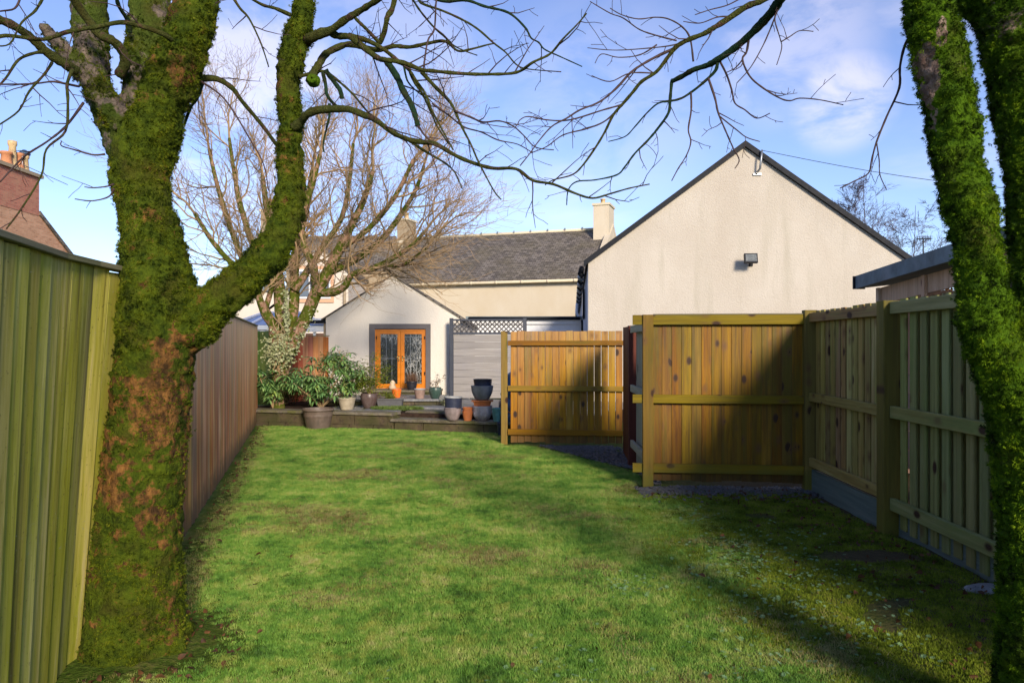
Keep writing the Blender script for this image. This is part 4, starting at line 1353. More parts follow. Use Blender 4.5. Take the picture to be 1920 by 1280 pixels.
shed_board('board', 0.0, .392, -.20, -.01)
shed_board('board', .408, 1.0, -.20, -.01)
shed_board('board', .408, 1.0, -.405, -.206)
for i in range(2, 9):
    shed_board('board', .408, 1.0, -.206 * (i + 1) + .206 * 0 - .0, -.206 * i - .006)
for i in range(5, 10):
    shed_board('board', 0.0, .392, -.206 * (i + 1), -.206 * i - .006)
for f in (0.0, .17, .40, .7):
    a = w0.lerp(w1, f)
    beam('post', sh, sq(a, 0, .018), sq(a, wz(f, -.012), .018), V2(su2, 0), .07, .035, M['shed_wood'])
prism('side_wall', [V2(w0, 0), V2(w0 + Vector((2.6, .1)), 0), V2(w0 + Vector((2.6, .1)), 2.15), V2(w0, 2.15)], (0, .03, 0), M['shed_wood'], sh)
prism('back_wall_panel', [V2(w0 + Vector((2.6, 0)), 0), V2(w1 + Vector((2.6, 0)), 0), V2(w1 + Vector((2.6, 0)), 2.4), V2(w0 + Vector((2.6, 0)), 2.2)], (.03, 0, 0), M['shed_wood'], sh)

# ------------------------------------------------------------------ trees
def px_line(pts, Z0, Z1=None, off=(0, 0), sc=1.0):
    """Traced line -> 3-D points; depth runs from Z0 to Z1 along it."""
    Z1 = Z0 if Z1 is None else Z1
    out = []
    for i, p in enumerate(pts):
        f = i / max(1, len(pts) - 1)
        out.append(P(p[0] / sc + off[0], p[1] / sc + off[1], Z0 + (Z1 - Z0) * f))
    return out


def smooth(pts, rs, n=4):
    """Catmull-Rom through the points."""
    P_, R_ = [], []
    m = len(pts)
    for i in range(m - 1):
        a, b, c, d = pts[max(i - 1, 0)], pts[i], pts[i + 1], pts[min(i + 2, m - 1)]
        for k in range(n):
            t = k / n
            P_.append(0.5 * ((2 * b) + (c - a) * t + (2 * a - 5 * b + 4 * c - d) * t * t + (3 * b - a - 3 * c + d) * t ** 3))
            R_.append(rs[i] + (rs[i + 1] - rs[i]) * t)
    P_.append(pts[-1]); R_.append(rs[-1])
    return P_, R_


def limb(mb, pts, Z0, Z1=None, k=14, n=4, dr=0.0):
    """pts: (px, py, radius px)."""
    q = px_line(pts, Z0, Z1)
    rs = [max(3, p[2] - dr) / F * v.y for p, v in zip(pts, q)]
    a, b = smooth(q, rs, n)
    mb.tube(a, b, k)
    return a, b


def mossy_mesh(name, mb, voxel, amp, seed=0.0):
    """Fuse the limbs into one skin and rough it up with real relief."""
    me = mb.mesh(name)
    o = bpy.data.objects.new('tmp_' + name, me)
    COL.objects.link(o)
    md = o.modifiers.new('r', 'REMESH'); md.mode = 'VOXEL'; md.voxel_size = voxel
    sm = o.modifiers.new('s', 'SMOOTH'); sm.iterations = 6; sm.factor = 0.5
    dg = bpy.context.evaluated_depsgraph_get()
    out = bpy.data.meshes.new_from_object(o.evaluated_get(dg))
    bpy.data.objects.remove(o)
    nv = len(out.vertices)
    co = np.empty(nv * 3, np.float32); out.vertices.foreach_get('co', co)
    nr = np.empty(nv * 3, np.float32); out.vertices.foreach_get('normal', nr)
    co = co.reshape(-1, 3); nr = nr.reshape(-1, 3)
    d = np.empty(nv, np.float32)
    for i in range(nv):
        v = Vector(co[i]) + Vector((seed, seed, 0))
        z = Vector((v.x, v.y, v.z * 1.6))
        d[i] = amp * (1.2 * noise.noise(v * 7) + 1.3 * noise.noise(z * 17) + 0.9 * noise.noise(z * 38))
    co += nr * d[:, None]
    out.vertices.foreach_set('co', co.ravel())
    out.polygons.foreach_set('use_smooth', [True] * len(out.polygons))
    out.name = name
    out.update()
    return out, co, nr


def moss_on(name, co, nr, count, size, protos, parent, label, dens=None, seed=3, droop=0.75):
    r = np.random.default_rng(seed)
    w_ = np.ones(len(co)) if dens is None else dens
    w_ = w_ / w_.sum()
    ii = r.choice(len(co), count, p=w_)
    pts = co[ii] + r.normal(0, 0.006, (count, 3)) - nr[ii] * 0.004
    d = nr[ii] + np.array([0, 0, -droop]) + r.normal(0, 0.28, (count, 3))
    rots = [dir_euler(v) for v in d]
    return scatter(name, pts, rots, r.uniform(0.6, 1.35, count) * size, protos, r.integers(0, len(protos), count), parent, label)


def moss_density(co, thr, seed=0.0):
    out = np.empty(len(co))
    for i in range(len(co)):
        v = Vector(co[i]) + Vector((seed, 0, 0))
        f = 0.55 * noise.noise(v * 3.1) + 0.45 * noise.noise(v * 11)
        out[i] = 1.0 if f < thr else 0.04
    return out


moss_p = [blade_proto('moss_sprig', 11, .010, .024, .012, .0045, 0.9, M['moss_tuft'], 0.15, 2, 5 + i) for i in range(3)]
moss_pr = [blade_proto('moss_sprig_bright', 11, .010, .026, .012, .0045, 0.9, M['moss_tuft_right'], 0.15, 2, 15 + i) for i in range(3)]


def twigs(mb, pts, rs, r, every=.10, length=.22, r0=.0022, sub=True, start=0.15, flat=None, up=-.05, spur=True):
    """Side shoots along a branch: gently bent, with alternate short spurs."""
    acc = 0.0
    tot = sum((pts[i + 1] - pts[i]).length for i in range(len(pts) - 1))
    gone = 0.0
    nxt = tot * start + every * r.random()
    for i in range(len(pts) - 1):
        seg = (pts[i + 1] - pts[i])
        L = seg.length
        while gone + L > nxt:
            f = (nxt - gone) / L
            p = pts[i] + seg * f
            t = seg.normalized()
            side = t.orthogonal().normalized()
            side = Matrix.Rotation(r.uniform(0, 6.283), 3, t) @ side
            d = (t * r.uniform(.25, .9) + side * r.uniform(.5, 1.0) + Vector((0, 0, up))).normalized()
            ll = length * r.uniform(.25, 1.25) * (1 - 0.45 * (nxt / tot))
            k = max(3, int(ll / .055))
            q = [p]
            bend = Vector((r.gauss(0, .16), r.gauss(0, .16), r.gauss(0.03, .16)))
            for _ in range(k):
                d = (d + bend * .5 + Vector((r.gauss(0, .13), r.gauss(0, .13), r.gauss(0, .13)))).normalized()
                q.append(q[-1] + d * ll / k)
            rr = min(rs[i] * .6, r0 * (0.6 + ll / length))
            rad_ = [max(.0011, rr * (1 - .65 * a / k)) for a in range(k + 1)]
            mb.tube(q, rad_, 4, False)
            if sub and ll > length * .45:
                twigs(mb, q, rad_, r, every * .75, length * .38, r0 * .75, False, .2, up=up)
            nxt += every * r.uniform(.4, 1.7)
        gone += L
    return


# ---- large mossy tree at the left
LT = thing('mossy_tree', 'big moss-covered forked tree against the green fence, left foreground', 'tree', (-1.87, 3.72, 0))
mb = MB()
ZL = 3.7
trunk = [(250, 1290, 112), (251, 1225, 101), (252, 1150, 93), (257, 1050, 86), (262, 950, 83), (272, 850, 79), (281, 750, 77), (296, 650, 77), (297, 590, 80),
         (294, 530, 74), (288, 480, 66), (282, 430, 58), (271, 380, 54), (263, 335, 57), (268, 290, 62), (287, 245, 57), (300, 200, 52), (320, 150, 51),
         (341, 100, 51), (355, 50, 50), (366, 0, 49), (374, -60, 46), (372, -150, 40), (390, -280, 31), (380, -440, 20), (395, -640, 8)]
limb(mb, trunk, ZL, ZL, 22, 3, 8)
for a_, spread in ((2.7, .16), (3.9, .12), (5.0, .15), (5.9, .14), (0.4, .1)):
    q = [Vector((-1.87 + math.cos(a_) * .12, 3.72 + math.sin(a_) * .10, .30)), Vector((-1.88 + math.cos(a_) * .165, 3.72 + math.sin(a_) * .15, .12)),
         Vector((-1.87 + math.cos(a_) * (.18 + spread * .5), 3.72 + math.sin(a_) * (.17 + spread * .5), -.04))]
    mb.tube(q, [.08, .065, .05], 12)
rlimb = [(300, 650, 42), (352, 618, 50), (392, 580, 45), (434, 546, 40), (478, 508, 38), (512, 466, 38), (535, 416, 34), (542, 360, 31), (544, 300, 27), (543, 250, 26),
         (544, 200, 27), (543, 150, 28), (550, 100, 29), (562, 50, 26), (567, 0, 25), (575, -90, 22), (600, -220, 17), (610, -380, 10), (620, -520, 5)]
RLp, RLr = limb(mb, rlimb, ZL, ZL - .12, 18, 3, 5)
obj_me, tco, tnr = mossy_mesh('trunk', mb, .013, .013)
tr = obj('trunk', obj_me, M['trunk_left'], LT)
mb = MB()
limb(mb, [(262, 330, 45), (238, 270, 38), (212, 230, 31), (192, 190, 27), (180, 150, 26), (174, 100, 31), (168, 50, 32), (166, 0, 32), (158, -90, 28), (150, -200, 20), (120, -340, 12), (110, -480, 5)], ZL + .05, ZL + .25, 16, 3)
limb(mb, [(235, 240, 26), (207, 200, 25), (170, 150, 21), (140, 118, 19), (110, 85, 15), (86, 58, 10), (82, 50, 7)], ZL, ZL - .2, 14, 3)
limb(mb, [(272, 300, 30), (256, 240, 25), (252, 190, 22), (253, 130, 20), (256, 70, 18), (258, 0, 15), (262, -100, 12), (250, -240, 5)], ZL + .1, ZL + .3, 14, 3)
limb(mb, [(285, 290, 30), (282, 220, 26), (288, 150, 25), (293, 80, 25), (298, 0, 23), (302, -100, 20), (300, -260, 11), (310, -400, 4)], ZL + .16, ZL + .42, 14, 3)
me2, co2, nr2 = mossy_mesh('limb', mb, .013, .010, 4.0)
obj('limb', me2, M['grey_limb'], LT)
dA = moss_density(tco, .10) * np.where((tco[:, 2] > 1.45) | (tco[:, 2] < .5), 1.0, .30)
moss_on('moss', tco, tnr, 52000, .50, moss_p, LT, None, dA, 3)
dB = moss_density(co2, .0, 2.0) * np.where(co2[:, 0] > xx(222, 3.8), 1.0, .30) * np.where(co2[:, 1] > 3.86, .35, 1.0)
moss_on('moss', co2, nr2, 11000, .5, moss_p, LT, None, dB, 4)

z1, o1 = 3.556, (560, 0)
z2, o2 = 2.461, (0, 0)
z4, o4 = 3.2, (900, 0)
# (points, r0 px, r1 px, Z0, Z1, offset, scale, dark?)
left_br = [
    ([(60, 262), (100, 240), (200, 195), (300, 120), (400, 50), (500, 0), (620, -60)], 10, 5, 3.6, 3.3, o1, z1, 0),
    ([(90, 250), (180, 222), (250, 220), (340, 240), (430, 300), (520, 370), (590, 410), (700, 425), (820, 480), (900, 490), (1080, 510), (1250, 505), (1450, 480), (1560, 440), (1680, 350), (1760, 270), (1850, 180), (1920, 90)], 8, 1.3, 3.58, 3.1, o1, z1, 0),
    ([(335, 240), (450, 270), (560, 330), (650, 390), (720, 440), (790, 550), (850, 640), (890, 740), (950, 850), (1030, 1000)], 5.5, 1.4, 3.55, 3.35, o1, z1, 0),
    ([(585, 405), (650, 500), (700, 610), (750, 700), (780, 780), (795, 840)], 6.5, 5.0, 3.5, 3.4, o1, z1, 1),
    ([(795, 840), (820, 880), (850, 920), (900, 955)], 2.6, 1.5, 3.4, 3.35, o1, z1, 0),
    ([(820, 480), (900, 560), (1000, 670), (1040, 740), (1090, 850), (1150, 960), (1200, 1080), (1300, 1270), (1350, 1330)], 4.2, 1.2, 3.4, 3.2, o1, z1, 0),
    ([(75, 545), (100, 480), (130, 430), (170, 360), (230, 308), (320, 288), (400, 300), (520, 325), (640, 320), (740, 310), (860, 285), (980, 295), (1060, 330), (1150, 340), (1260, 300), (1310, 290)], 9, 1.2, 3.62, 3.9, o1, z1, 0),
    ([(-30, 850), (20, 808), (60, 772), (130, 745), (250, 740), (350, 745), (450, 775), (530, 820), (620, 880), (740, 940), (830, 940), (920, 970), (1050, 1030), (1180, 1080), (1300, 1110), (1450, 1135), (1560, 1190), (1700, 1230), (1850, 1280), (1960, 1322), (2080, 1290), (2200, 1262), (2340, 1228)], 9, 1.2, 3.6, 3.0, o1, z1, 0),
    ([(740, 940), (850, 1010), (980, 1090), (1050, 1170), (1090, 1260)], 3, 1, 3.45, 3.3, o1, z1, 0),
    ([(850, -30), (980, 5), (1120, 25), (1240, 60), (1400, 100), (1510, 170), (1550, 240), (1600, 290), (1640, 325), (1740, 380), (1890, 445)], 4.5, 1, 3.3, 3.2, o1, z1, 1),
    ([(740, -30), (760, 10), (820, 100), (900, 170), (970, 240), (1030, 310), (1100, 350), (1190, 370)], 3.2, 1, 3.9, 3.8, o1, z1, 0),
    ([(790, -30), (830, 5), (960, 60), (1100, 120), (1200, 200), (1300, 270), (1380, 360), (1450, 410), (1530, 440), (1750, 480)], 3.6, 1, 3.5, 3.3, o1, z1, 0),
    ([(925, -30), (920, 60), (900, 180), (860, 280), (830, 480)], 2.2, 1.6, 3.45, 3.42, o1, z1, 0),
    ([(635, -40), (620, 60), (600, 130), (575, 220), (540, 290)], 5.5, 5.0, 3.6, 3.72, o1, z1, 0),
    ([(1040, 740), (1150, 780), (1230, 825), (1340, 820), (1430, 845), (1500, 900), (1580, 970), (1700, 1000)], 2.2, .9, 3.3, 3.1, o1, z1, 0),
    ([(890, 690), (1000, 760), (1100, 850), (1220, 890), (1330, 950), (1460, 965), (1560, 1020)], 2, .9, 3.4, 3.2, o1, z1, 0),
    ([(0, 510), (60, 492), (120, 485), (200, 500), (280, 550), (370, 640), (450, 730), (520, 790)], 4, 1.5, 3.6, 3.8, o1, z1, 0),
    ([(160, 480), (175, 560), (200, 650), (240, 695), (290, 720)], 4, 3, 3.6, 3.65, o1, z1, 1),
    ([(180, 470), (240, 550), (275, 600), (290, 660)], 5, 4, 3.6, 3.65, o1, z1, 1),
    ([(205, 690), (200, 760), (180, 860), (160, 960), (170, 1015)], 3, 1.4, 3.6, 3.6, o1, z1, 1),
    ([(350, 90), (400, 150), (460, 210), (540, 290)], 3, 3.2, 3.6, 3.7, o1, z1, 0),
    ([(730, 440), (760, 520), (830, 640), (880, 740), (930, 860), (1000, 960)], 3.4, 1.2, 3.45, 3.5, o1, z1, 0),
    ([(700, 430), (720, 520), (740, 570), (790, 620), (860, 660)], 2.4, 1.2, 3.5, 3.6, o1, z1, 1),
    # left side
    ([(790, 185), (745, 155), (600, 120), (450, 130), (300, 140), (170, 165), (50, 180), (-60, 195)], 5, 3.2, 3.45, 3.1, o2, z2, 0),
    ([(360, 330), (290, 290), (215, 240), (150, 180), (80, 130), (0, 100), (-80, 80)], 10, 8, 3.5, 3.2, o2, z2, 0),
    ([(215, 240), (150, 240), (90, 280), (30, 360), (-20, 410)], 4, 1.5, 3.4, 3.1, o2, z2, 0),
    ([(335, 320), (330, 400), (325, 480), (290, 600), (240, 700), (170, 800), (80, 950), (30, 1055)], 3.4, 1.4, 3.45, 3.0, o2, z2, 0),
    ([(385, 475), (300, 580), (200, 645), (120, 730), (0, 840)], 2.6, 1.4, 3.45, 3.1, o2, z2, 0),
    ([(365, 400), (300, 395), (230, 375), (150, 385), (60, 400), (-30, 390)], 2.4, 1.3, 3.45, 3.1, o2, z2, 0),
    ([(525, 850), (490, 862), (440, 872), (390, 862)], 2, .9, 3.4, 3.3, o2, z2, 0),
    ([(525, 870), (480, 900), (410, 922), (345, 918)], 2, .9, 3.4, 3.3, o2, z2, 0),
    ([(485, 712), (420, 712), (350, 695), (300, 680), (285, 650)], 2, .9, 3.4, 3.3, o2, z2, 0),
    ([(240, 290), (190, 330), (130, 420), (60, 500), (-10, 580)], 3, 1.2, 3.4, 3.0, o2, z2, 0),
    ([(330, -30), (350, 20), (400, 90), (460, 160), (520, 190), (560, 230), (575, 290), (548, 350)], 7, 9, 3.5, 3.75, o2, z2, 0),
    ([(535, -30), (550, 30), (580, 90), (600, 150)], 3.4, 4, 3.6, 3.8, o2, z2, 1),
    ([(210, -30), (180, 60), (120, 120), (20, 190), (-40, 210)], 3, 1.3, 3.2, 3.0, o2, z2, 0),
    ([(100, -30), (40, 20), (0, 70), (-60, 120)], 2.4, 1.2, 3.2, 3.0, o2, z2, 0),
    # between the trunks
    ([(890, 372), (930, 358), (1000, 362), (1080, 415), (1130, 480), (1200, 570), (1280, 675)], 7, 3.4, 3.75, 4.0, o2, z2, 0),
    ([(935, 370), (910, 440), (890, 510), (850, 580)], 4.5, 2.2, 3.8, 3.9, o2, z2, 1),
    ([(930, 378), (1050, 470), (1150, 640), (1220, 760), (1240, 880)], 2.2, 1.0, 3.7, 3.6, o2, z2, 0),
    ([(1070, -20), (1100, 30), (1160, 100), (1205, 200), (1240, 310)], 3.0, 1.2, 3.4, 3.3, o2, z2, 0),
    ([(1340, 70), (1270, 40), (1200, 10), (1120, -30)], 4, 2.2, 3.5, 3.3, o2, z2, 0),
]
mbt = MB()
rt = random.Random(5)
groups = {}
for pts, r0, r1, Za, Zb, o_, s_, dk in left_br:
    if pts[0][1] < 0 and o_ is o1:          # shoots that leave the forked limb above the picture
        pts = [(70, -330), (pts[0][0] * .5 + 40, -260), (pts[0][0] * .9 + 10, -130)] + pts
        Za = 3.58
    q = px_line(pts, Za, Zb, o_, s_)
    n_ = len(q)
    for i in range(1, n_ - 1):
        q[i] = q[i] + Vector((0, rt.uniform(-.04, .04), 0))
    rs = [(r0 + (r1 - r0) * (i / (n_ - 1)) ** .7) / F * v.y for i, v in enumerate(q)]
    a, b = smooth(q, rs, 5)
    b = [x * rt.uniform(.88, 1.14) for x in b]
    mb = MB()
    mb.tube(a, b, 8)
    obj('branch', mb, M['dark_branch'] if dk else (M['branch'] if r0 > 2.9 else M['twig']), LT, True)
    if r0 < 9.5 or n_ > 8:
        twigs(mbt, a, b, rt, every=.105, length=.25 if r0 < 6 else .32, r0=.0024)
        groups[id(pts)] = 1
obj('twigs', mbt, M['twig'], LT, True, kind='stuff')
# knot of coiled shoots
mb = MB()
kc = P(588, 152, 3.58)
for k in range(9):
    rr = .012 + .0026 * (4.5 - abs(k - 4)) 
    mb.tube([kc + Vector((math.cos(a * .42 + k) * rr * 1.05, (k - 4) * .008, math.sin(a * .42 + k) * rr)) for a in range(17)], .011 - .0005 * k, 7)
obj('burr', mb, M['trunk_right'], LT, True)

# ---- mossy tree at the right edge
RT = thing('mossy_tree', 'bright green moss-covered double trunk at the right edge of the garden', 'tree', (1.95, 2.7, 0))
mb = MB()
ZR = 2.7
limb(mb, [(1990, 1420, 122), (1985, 1280, 112), (1978, 1150, 104), (1972, 1000, 100), (1965, 900, 98), (1955, 800, 101), (1948, 720, 105), (1955, 640, 92), (1975, 560, 84),
          (1972, 480, 80), (1965, 400, 77), (1957, 300, 78), (1943, 200, 80), (1925, 100, 82), (1905, 20, 78), (1890, -60, 66), (1880, -160, 52), (1890, -300, 38), (1920, -480, 24), (1930, -700, 9)], ZR, ZR, 22, 3, 13)
limb(mb, [(1930, 760, 70), (1893, 700, 62), (1862, 650, 57), (1845, 600, 52), (1836, 500, 49), (1828, 440, 51), (1818, 390, 52), (1797, 300, 50), (1780, 200, 54), (1764, 110, 52),
          (1742, 20, 50), (1728, -50, 44), (1700, -150, 36), (1690, -260, 27), (1700, -420, 18), (1690, -620, 8)], ZR - .02, ZR - .05, 18, 3, 9)
limb(mb, [(1925, 130, 50), (1880, 60, 42), (1835, 15, 36), (1790, -30, 32), (1760, -110, 24)], ZR + .05, ZR + .12, 14, 3, 8)
me3, co3, nr3 = mossy_mesh('trunk', mb, .011, .011, 9.0)
obj('trunk', me3, M['trunk_right'], RT)
bare = np.ones(len(co3))
for i in range(len(co3)):
    p = co3[i]
    sx_, sy_ = CX + p[0] / p[1] * F, HY - (p[2] - CH) / p[1] * F
    e = min(((sx_ - 1740) / 21) ** 2 + ((sy_ - 150) / 74) ** 2, ((sx_ - 1753) / 18) ** 2 + ((sy_ - 225) / 42) ** 2)
    if e + 0.8 * noise.noise(Vector(p) * 30) < 1 and nr3[i][1] < 0:
        bare[i] = 0.0
    elif noise.noise(Vector(p) * 9 + Vector((4, 4, 4))) > .55:
        bare[i] = .05
moss_on('moss', co3, nr3, 80000, .50, moss_pr, RT, None, bare, 7)
right_br = [
    ([(2490, -560), (2400, -500), (2240, -400), (2000, -250), (1850, -80), (1800, 0), (1760, 60), (1700, 130), (1620, 210), (1540, 280), (1440, 350), (1370, 390), (1280, 420), (1220, 455), (1150, 490)], 14, 4.2, 2.66, 3.4, 1),
    ([(1150, 490), (1140, 600), (1130, 680), (1060, 780), (1000, 850), (930, 920), (870, 1000), (820, 1050), (690, 1080), (580, 1090), (530, 1140), (520, 1230)], 3.2, 1.0, 3.4, 3.3, 1),
    ([(1425, 380), (1415, 420), (1380, 460), (1300, 530), (1210, 590), (1140, 608), (1070, 620), (1000, 680), (930, 760), (870, 820), (770, 850)], 3.4, .9, 3.2, 3.2, 1),
    ([(2400, -500), (2200, -420), (2000, -260), (1850, -100), (1700, 0), (1600, 40), (1480, 120), (1400, 170), (1340, 205), (1250, 240), (1180, 280), (1130, 340), (1060, 430), (970, 490), (920, 550), (860, 620), (800, 690), (750, 790), (690, 890), (610, 1000), (550, 1050), (440, 1080), (390, 1110)], 8.0, 1.0, 2.68, 3.1, 0),
    ([(1180, 285), (1060, 340), (970, 390), (900, 440), (830, 520), (720, 610), (600, 660), (520, 710), (430, 760), (350, 850), (300, 920), (240, 995)], 2.8, 1.0, 3.1, 3.0, 0),
    ([(860, 620), (760, 720), (650, 770), (500, 810), (400, 880), (300, 920)], 1.9, .9, 3.1, 3.1, 0),
    ([(1180, 245), (1080, 220), (960, 180), (860, 110), (780, 80), (660, 10)], 1.6, .8, 3.1, 3.1, 0),
    ([(1280, 370), (1260, 230), (1210, 160), (1130, 115), (1050, 105), (950, 115), (850, 90), (780, 50)], 1.9, .8, 3.1, 3.0, 0),
    ([(1440, 370), (1480, 450), (1510, 540), (1530, 620), (1590, 660), (1660, 710), (1740, 680)], 2.2, 1, 3.2, 3.0, 0),
    ([(1615, 215), (1600, 310), (1575, 360), (1620, 460), (1700, 530), (1800, 590), (1860, 605), (1920, 590), (2040, 600), (2180, 630)], 2.4, .9, 3.1, 3.0, 0),
    ([(1575, 360), (1530, 410), (1480, 435)], 1.4, .8, 3.1, 3.1, 0),
    ([(1370, 470), (1410, 590), (1430, 680), (1480, 800), (1520, 890), (1555, 960), (1530, 1010)], 2.4, .9, 3.1, 3.0, 0),
    ([(1440, 700), (1540, 780), (1600, 825), (1680, 850)], 1.3, .8, 3.0, 3.0, 0),
    ([(1265, 550), (1268, 620), (1265, 680), (1250, 780), (1265, 850), (1240, 930), (1190, 1010), (1150, 1085)], 2.2, .9, 3.2, 3.1, 0),
    ([(1790, 50), (1740, 180), (1690, 290), (1620, 410), (1540, 500)], 1.6, .8, 2.95, 3.0, 0),
    ([(1775, 80), (1770, 130), (1800, 230), (1810, 290), (1780, 390)], 1.6, .8, 2.95, 2.9, 0),
    ([(1810, 250), (1860, 220), (1920, 185), (2000, 190)], 1.3, .8, 2.9, 2.9, 0),
    ([(1040, 440), (900, 440), (780, 490), (670, 455)], 1.6, .8, 3.1, 3.0, 0),
    ([(1200, 260), (1110, 280), (880, 300), (760, 300), (645, 288)], 1.4, .7, 3.1, 3.0, 0),
    ([(1060, 270), (960, 330), (830, 345), (730, 325), (690, 380)], 1.4, .7, 3.1, 3.0, 0),
    ([(850, 630), (740, 660), (540, 720), (400, 720), (290, 700), (240, 720), (195, 765), (0, 740)], 1.8, .8, 3.1, 3.0, 0),
    ([(1600, -30), (1490, 30), (1380, 60), (1290, 90)], 1.5, .8, 3.0, 2.9, 0),
    ([(1490, 100), (1420, 105), (1320, 140), (1220, 130)], 1.5, .8, 3.0, 2.9, 0),
    # hanging shoot left of the right trunk
    ([(2620, 180), (2555, 260), (2520, 400), (2515, 530), (2440, 700), (2380, 850), (2350, 960), (2330, 1040), (2240, 1090), (2160, 1130)], 3.0, 1.2, 2.75, 2.85, 0),
    ([(2380, 860), (2395, 960), (2400, 1050), (2440, 1140)], 1.3, .8, 2.85, 2.85, 0),
]
mbt = MB()
for pts, r0, r1, Za, Zb, dk in right_br:
    q = px_line(pts, Za, Zb, o4, z4)
    n_ = len(q)
    rs = [(r0 + (r1 - r0) * (i / (n_ - 1)) ** .7) / F * v.y for i, v in enumerate(q)]
    a, b = smooth(q, rs, 5)
    b = [x * rt.uniform(.88, 1.14) for x in b]
    mb = MB()
    mb.tube(a, b, 8)
    obj('branch', mb, M['dark_branch'] if dk else (M['branch'] if r0 > 3.5 else M['twig']), RT, True)
    twigs(mbt, a, b, rt, every=.10, length=.17, r0=.0019, start=.3 if r0 > 5 else .12)
obj('twigs', mbt, M['twig'], RT, True, kind='stuff')


# ---- pruned garden tree in the bed
MT = thing('garden_tree', 'bare many-stemmed garden tree with a wide fan of fine twigs, left of the white extension', 'tree', (xx(520, 14.5), 14.5, .28))
ZM = 14.5
mb = MB()
mt_limbs = [
    ([(520, 775, 17), (521, 750, 11.5), (523, 720, 11), (527, 690, 18), (530, 655, 26), (532, 630, 24), (528, 600, 12), (525, 560, 11.5), (521, 510, 10), (512, 450, 8), (500, 390, 6), (492, 330, 4)], ZM, ZM + .3),
    ([(534, 650, 20), (545, 610, 11), (552, 560, 10), (552, 510, 9), (560, 450, 7.5), (575, 390, 6), (585, 320, 4)], ZM, ZM + .9),
    ([(540, 660, 16), (560, 620, 13), (578, 585, 12), (592, 550, 12), (612, 515, 11), (635, 470, 9), (655, 430, 7.5), (680, 380, 6), (700, 320, 4)], ZM, ZM - .5),
    ([(596, 548, 9), (625, 548, 8), (648, 535, 7), (660, 515, 6), (700, 503, 6), (735, 485, 5), (770, 462, 4), (800, 430, 3)], ZM - .2, ZM - 1.2),
    ([(592, 545, 8), (588, 500, 8), (570, 460, 7), (566, 410, 6), (585, 350, 5), (600, 290, 4)], ZM, ZM + .5),
    ([(520, 640, 16), (512, 610, 9), (500, 590, 10), (488, 565, 7), (478, 540, 6), (440, 500, 5), (400, 455, 4.5), (365, 400, 3.5)], ZM, ZM - .6),
    ([(497, 580, 6), (508, 545, 5), (515, 510, 4)], ZM, ZM),
    ([(481, 545, 6), (452, 480, 5), (430, 420, 5), (408, 350, 4), (392, 280, 3)], ZM - .1, ZM + .4),
    ([(612, 512, 8), (660, 490, 7), (710, 455, 6), (750, 405, 5), (780, 355, 4), (795, 310, 3)], ZM - .1, ZM + .7),
    ([(640, 465, 6), (690, 430, 5), (740, 370, 4.5), (775, 300, 3.5)], ZM - .3, ZM - 1),
    ([(552, 545, 8), (575, 510, 7), (600, 470, 6), (640, 410, 5), (655, 340, 4), (662, 270, 3)], ZM + .2, ZM + 1.3),
    ([(522, 525, 7), (480, 470, 6), (455, 400, 5), (440, 330, 4), (430, 260, 3)], ZM + .1, ZM + 1.1),
    ([(715, 497, 4), (750, 498, 3.5), (775, 485, 3), (800, 465, 2.5)], ZM - .8, ZM - 1.6),
]
ends = []
for pts, Za, Zb in mt_limbs:
    a, b = limb(mb, pts, Za, Zb, 10, 3)
    ends.append((a, b))
obj('trunk', mb, M['mid_trunk'], MT, True)
rm = random.Random(21)
mbt = MB()
cen = P(560, 600, ZM)


def grow(p, d, L, r, lvl):
    k = 5 if lvl < 2 else 4
    q, rs = [p], [r]
    for i in range(k):
        out = (q[-1] - cen); out.y *= .8
        out.normalize()
        d = (d + Vector((rm.gauss(0, .19), rm.gauss(0, .19), rm.gauss(0, .17))) + out * .12 + Vector((0, 0, .05))).normalized()
        q.append(q[-1] + d * L / k)
        rs.append(max(.0022, r * (1 - .62 * (i + 1) / k)))
    mbt.tube(q, rs, 4 if lvl < 2 else 3, False)
    if lvl >= 3:
        return
    nch = (8, 7, 4)[lvl]
    for j in range(nch):
        f = (j + rm.uniform(.3, 1.0)) / nch
        i = min(k - 1, int(f * k))
        pp = q[i].lerp(q[i + 1], f * k - i if f < 1 else 1)
        ax = d.orthogonal().normalized()
        ax = Matrix.Rotation(rm.uniform(0, 6.283), 3, d) @ ax
        dd = (Matrix.Rotation(rad(rm.uniform(25, 68)), 3, ax) @ (q[i + 1] - q[i]).normalized())
        grow(pp, dd, L * rm.uniform(.45, .8), max(.0030, rs[i] * .58), lvl + 1)


for (a, b) in ends:
    n_ = len(a)
    m0 = int(n_ * .30)
    for i in range(m0, n_ - 1):
        if a[i].z < 2.3:
            continue
        t = (a[i + 1] - a[i]).normalized()
        ax = Matrix.Rotation(rm.uniform(0, 6.283), 3, t) @ t.orthogonal().normalized()
        grow(a[i], Matrix.Rotation(rad(rm.uniform(25, 75)), 3, ax) @ t, rm.uniform(.7, 1.35), min(.02, b[i] * .5), 1)
    t = (a[-1] - a[-2]).normalized()
    grow(a[-1], t, rm.uniform(.8, 1.35), b[-1] * .8, 0)
obj('twigs', mbt, M['mid_twig'], MT, False, kind='stuff')

